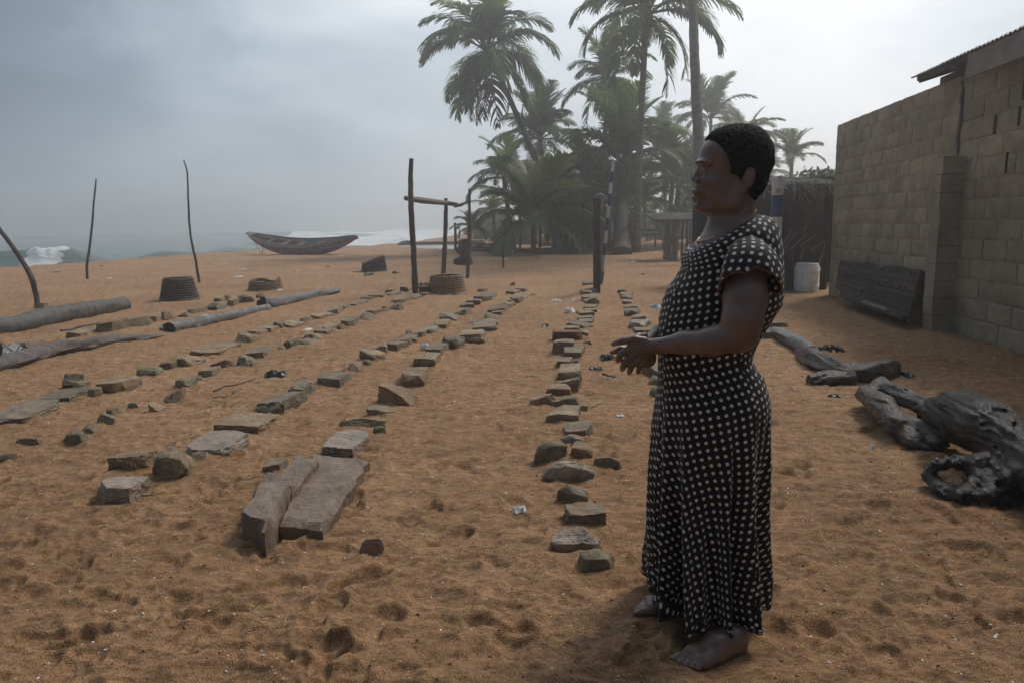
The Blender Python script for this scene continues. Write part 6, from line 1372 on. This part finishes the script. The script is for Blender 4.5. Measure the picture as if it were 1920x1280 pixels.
# dress ------------------------------------------------------------
DR,t,b = newmat('polka_dot_jersey'); nb = NB(t); uv = nb.n('ShaderNodeUVMap').outputs[0]; sv = nb.n('ShaderNodeSeparateXYZ'); nb.l(uv, sv.inputs[0])
ca,sa = math.cos(math.radians(32)),math.sin(math.radians(32)); PD = .0342
u_ = nb.math('DIVIDE', nb.math('ADD', nb.math('MULTIPLY', sv.outputs[0], ca), nb.math('MULTIPLY', sv.outputs[1], sa)), PD)
v_ = nb.math('DIVIDE', nb.math('SUBTRACT', nb.math('MULTIPLY', sv.outputs[1], ca), nb.math('MULTIPLY', sv.outputs[0], sa)), PD)
def lattice(du):
    a = nb.math('SUBTRACT', nb.math('FRACT', nb.math('ADD', u_, du+200)), .5); b2 = nb.math('SUBTRACT', nb.math('FRACT', nb.math('ADD', v_, du+200)), .5)
    return nb.math('SQRT', nb.math('ADD', nb.math('MULTIPLY', a, a), nb.math('MULTIPLY', b2, b2)))
dd = nb.math('MINIMUM', lattice(0.0), lattice(.5))
mk = nb.math('SUBTRACT', 1.0, nb.math('MULTIPLY', nb.math('SUBTRACT', dd, .147), 40, clamp=True), clamp=True)
ov = objvec(nb,rnd=False); wv = nb.noise(ov, 9, 3, .6)
base = nb.ramp(wv, [(.3,(.006,.004,.004)),(.7,(.011,.0075,.007))]); dc = nb.ramp(nb.noise(ov, 300, 2, .5), [(.3,(.46,.44,.42)),(.7,(.64,.62,.59))])
nb.l(nb.mix(mk, base, dc), b.inputs['Base Color']); b.inputs['Roughness'].default_value=.75; b.inputs['Specular IOR Level'].default_value=.25; b.inputs['Sheen Weight'].default_value=.08
nb.bump(nb.math('ADD', nb.noise(ov, 900, 2, .5), nb.math('MULTIPLY', nb.noise(ov, 26, 4, .6), 2.0)), .3, .003, b)
TRIM = pmat('orange_hem_stitching',(.09,.03,.012),(.24,.09,.035),120,.8,.6,200,vary=0)
yy_ = [440,462,490,519,546,566,600,630,660,677,701,730,751,799,825,892,940,1005,1074,1110,1150,1180]
fx_ = [1322,1311,1288,1270,1252,1247,1240,1234,1233,1233,1234,1235,1233,1229,1228,1226,1225,1224,1223,1224,1226,1227]
bx__ = [1440,1452,1459,1461,1461,1459,1438,1420,1410,1409,1423,1433,1435,1431,1429,1424,1416,1411,1407,1405,1403,1402]
ry_ = [.135,.150,.163,.166,.165,.164,.156,.148,.144,.146,.158,.172,.182,.186,.188,.194,.198,.212,.226,.236,.244,.25]
NT = 260; th = np.linspace(0,2*np.pi,NT,endpoint=False)          # 0 = back (+x), -90deg = camera side
def section(yp):
    xf,xb,ry = np.interp(yp,yy_,fx_),np.interp(yp,yy_,bx__),np.interp(yp,yy_,ry_)
    A = Wp(xf,yp); Bk = Wp(xb,yp); c_ = (A+Bk)/2; rx = (Bk[0]-A[0])/2
    ex = 2.35; ct,st = np.cos(th),np.sin(th); q = (np.abs(ct)**ex+np.abs(st)**ex)**(-1/ex)
    return np.stack([c_[0]+rx*ct*q, c_[1]+ry*st*q, np.full(NT,c_[2])],1), c_
rows = []
neckF, neckB = Wp(1313,466), Wp(1420,405)
nc = (neckF+neckB)/2
ring0 = np.stack([nc[0]+(neckB[0]-neckF[0])/2*np.cos(th), nc[1]+.088*np.sin(th), nc[2]+(neckB[2]-neckF[2])/2*np.cos(th)+.016*np.abs(np.sin(th))],1)
S1,_c = section(500)
for i in range(11):
    t_ = i/11; ez = 1-max(math.cos(t_*math.pi/2),1e-6)**.75; ex_ = math.sin(t_*math.pi/2)**.80
    # cloth runs out over the shoulder, then down
    rr = ring0*(1-ex_)+S1*ex_; zz = ring0[:,2]*(1-ez)+S1[:,2]*ez; rr[:,2] = zz
    rows.append(rr)
for yp in list(np.arange(500,800,7.5))+list(np.arange(800,1118,6)): rows.append(section(yp)[0])
nlow = len(rows); zend = rows[-1][0,2]
hemz = .155 - .075*(.5+.5*np.cos(th)) - .026*np.maximum(-np.sin(th),0) + .012*np.sin(th*7+1)+.008*np.sin(th*12+2)
hemz = np.where(np.cos(th)<-.6, hemz+.005, hemz)
for q in np.linspace(0,1,9)[1:]:
    base_,_ = section(1118+q*20); base_[:,2] = rows[nlow-1][:,2]*(1-q)+hemz*q; rows.append(base_)
R_ = np.array(rows); cen = R_.mean(1,keepdims=True)
zc_ = R_[:,:,2].mean(1)
zfold0 = Wp(1350,730)[2]
amp_ = np.clip((zfold0-zc_)/(zfold0-.15),0,1)**1.25
ph = np.array([float(vnoise(np.array([z*1.1]),np.array([0.]),seed=4)[0]) for z in zc_])
fold = np.zeros(R_.shape[:2])
for k_,(n_,a_,p_) in enumerate(((11,.011,0.3),(17,.008,1.9),(7,.008,4.0),(26,.0035,2.2))):
    fold += a_*np.sin(n_*th[None,:]+p_+ph[:,None]*1.6+ .5*np.sin(3*th)[None,:])
fold = np.sign(fold)*np.abs(fold)**.85*1.75-.010
nr_ = R_-cen; nr_[:,:,2]=0; nl_ = np.linalg.norm(nr_,axis=2,keepdims=True); nr_/=np.maximum(nl_,1e-6)
R_ = R_ + nr_*(fold*amp_[:,None])[:,:,None]
# soft wrinkles on the bodice, bust and belly shaping
wr_ = fbm(th[None,:]*2.2+zc_[:,None]*6, zc_[:,None]*26+th[None,:]*1.0, o=3, seed=12)
R_ += nr_*(wr_*.0065*np.clip((zc_[:,None]-zfold0)/.05+.3,0.25,1))[:,:,None]*np.clip(np.arange(len(rows))/6,0,1)[:,None,None]
dz_ = np.exp(-((zc_-Wp(1350,668)[2])/.030)**2); R_ -= nr_*(dz_*.006)[:,None,None]
j0 = int(np.argmin(np.abs(th-1.5*np.pi)))                        # camera-side meridian
def arc_uv(R_, j0, v0=0.0):
    nrw,n,_ = R_.shape; seg = np.linalg.norm(np.roll(R_,-1,1)-R_,axis=2); idx = (np.arange(n+1)+j0-n//2)%n
    cs = np.concatenate([np.zeros((nrw,1)),np.cumsum(seg[:,idx[:-1]],1)],1); cs -= cs[:,n//2][:,None]
    vl = np.concatenate([[0],np.cumsum(np.linalg.norm(np.diff(R_[:,j0],axis=0),axis=1))])+v0
    return idx, cs, vl
def cloth(name, R_, j0, mat_, v0=0.0, u0=0.0, thick=.0022, parent=woman):
    nrw,n,_ = R_.shape; idx,cs,vl = arc_uv(R_,j0,v0)
    G_ = R_[:,idx]; V3 = G_.reshape(-1,3)-np.array(WI); I_ = np.arange(nrw*(n+1)).reshape(nrw,n+1)
    Fq_ = np.stack([I_[:-1,:-1],I_[1:,:-1],I_[1:,1:],I_[:-1,1:]],-1).reshape(-1,4)
    me = mesh_np(name,V3,Fq_,smooth=True); uvl = me.uv_layers.new(name='UVMap'); UV2 = np.stack([cs+u0,np.repeat(vl[:,None],n+1,1)],-1).reshape(-1,2)
    li = np.zeros(len(me.loops),np.int32); me.loops.foreach_get('vertex_index',li); UL = UV2[li].copy(); col_ = li%(n+1); fc_ = np.repeat(col_.reshape(-1,4).min(1),4)
    if name == 'dress': UL += np.where(fc_>=n//2+int(n*.085),1,0)[:,None]*np.array([.0115,.0070]) + np.where(fc_<n//2-int(n*.20),1,0)[:,None]*np.array([.006,.012])
    uvl.data.foreach_set('uv',UL.astype(np.float32).ravel())
    o = obj(name,me,mat_,parent); md = o.modifiers.new('thickness','SOLIDIFY'); md.thickness = thick; md.offset = -1; return o
dress = cloth('dress', R_, j0, DR)
# sleeves: loose caps over the upper arms
def sleeve(s_):
    rws = []; NS = 110; ta = np.linspace(0,2*np.pi,NS,endpoint=False)
    top = Wp(1403,446,s_*.105); hem_c = Wp(1404,540,s_*.222) if s_<0 else Wp(1396,536,s_*.205)
    for i in range(20):
        t_ = i/19; c_ = top*(1-t_)+hem_c*t_; c_[1] += s_*.018*math.sin(math.pi*t_); g_ = math.sin(min(t_*1.5,1)*math.pi/2)**.75
        rx = (.006+.068*g_)+.012*t_; rn = (.005+.062*g_)+.006*t_; ax = hem_c-top; ax/=np.linalg.norm(ax); ex = np.array([1,0,0])-ax*ax[0]; ex/=np.linalg.norm(ex); ey = np.cross(ax,ex)
        fo = 1+ (.10*t_*np.sin(5*ta+1)+.05*t_*np.sin(9*ta+3))*.55
        P = c_+ (np.cos(ta)*rx*fo)[:,None]*ex + (np.sin(ta)*rn*fo)[:,None]*ey
        if i==19: P[:,2] += .006*np.sin(ta*9)
        P = P + ax*((-.008*np.cos(ta)-.010*np.abs(np.sin(ta)))*t_)[:,None]
        rws.append(P)
    rws = np.array(rws); mid = rws[10]; jj = int(np.argmin(mid[:,1])) if s_<0 else int(np.argmax(mid[:,1]))
    if s_>0: rws = rws
    o = cloth('sleeve', rws, jj, DR, v0=.013, u0=.006, parent=dress)
    m_ = MB(); last = rws[-1]; rr_ = random.Random(2); P = [Vector(p-np.array(WI)) for p in last]; P = P+[P[0]]
    P = [p+Vector((rr_.uniform(-1,1),rr_.uniform(-1,1),rr_.uniform(-1,1)))*.0016 for p in P]; m_.tube(P,[.0019+.0012*rr_.random() for _ in P],5,cap=False); m_.build('hem_trim',TRIM,o)
    return o
sleeve(-1); sleeve(1)
m_ = MB(); P = [Vector(p-np.array(WI))+Vector((0,0,.0005)) for p in ring0]; m_.tube(P+[P[0]],.0018,5,cap=False); m_.build('neck_trim',TRIM,dress)
# necklace and earring
GOLD = pmat('dull_gold',(.30,.20,.08),(.45,.32,.14),50,.3,.1,90,vary=0,metal=.8)
nk = []
for a in np.linspace(0,2*np.pi,60,endpoint=False):
    F3,B3 = Wp(1326,452),Wp(1412,393); c3=(F3+B3)/2; p = np.array([c3[0]+(B3[0]-F3[0])/2*math.cos(a), c3[1]+.066*math.sin(a)*(1.12 if math.cos(a)<0 else .95), c3[2]+(B3[2]-F3[2])/2*math.cos(a)]); nk.append(p)
# rest each link on the skin
vb = v
for i,p in enumerate(nk):
    d = p-np.array([Wp(1372,425)[0],YW,p[2]]); 
    near = vb[np.abs(vb[:,2]-p[2])<.006]; 
    if len(near)==0: continue
    dd_ = d/np.linalg.norm(d); rel = near-np.array([Wp(1372,425)[0],YW,p[2]]); al = rel@dd_; off = np.linalg.norm(rel-al[:,None]*dd_,axis=1); s2 = al[off<.012]
    if len(s2): nk[i] = np.array([Wp(1372,425)[0],YW,p[2]])+dd_*(s2.max()+.0015)
m_ = MB(); m_.tube([Vector(q)-WI for q in nk]+[Vector(nk[0])-WI],.0011,5,cap=False)
for j_ in (27,30,33): m_.box(Vector(nk[j_])-WI-Vector((.001,0,.004)),(.004,.005,.009))
m_.build('necklace',GOLD,woman)
for s_ in (-1,1):
    m_ = MB(); nv = vv/np.linalg.norm(vv,axis=1)[:,None]*.0024+Wp(1391.5,357.5,s_*.0865); m_.add(nv,ff); wobj('earring',m_,pmat('earring_metal',(.6,.55,.45),(.8,.75,.65),50,.2,.0,90,vary=0,metal=.7),smooth=True,ang=80)
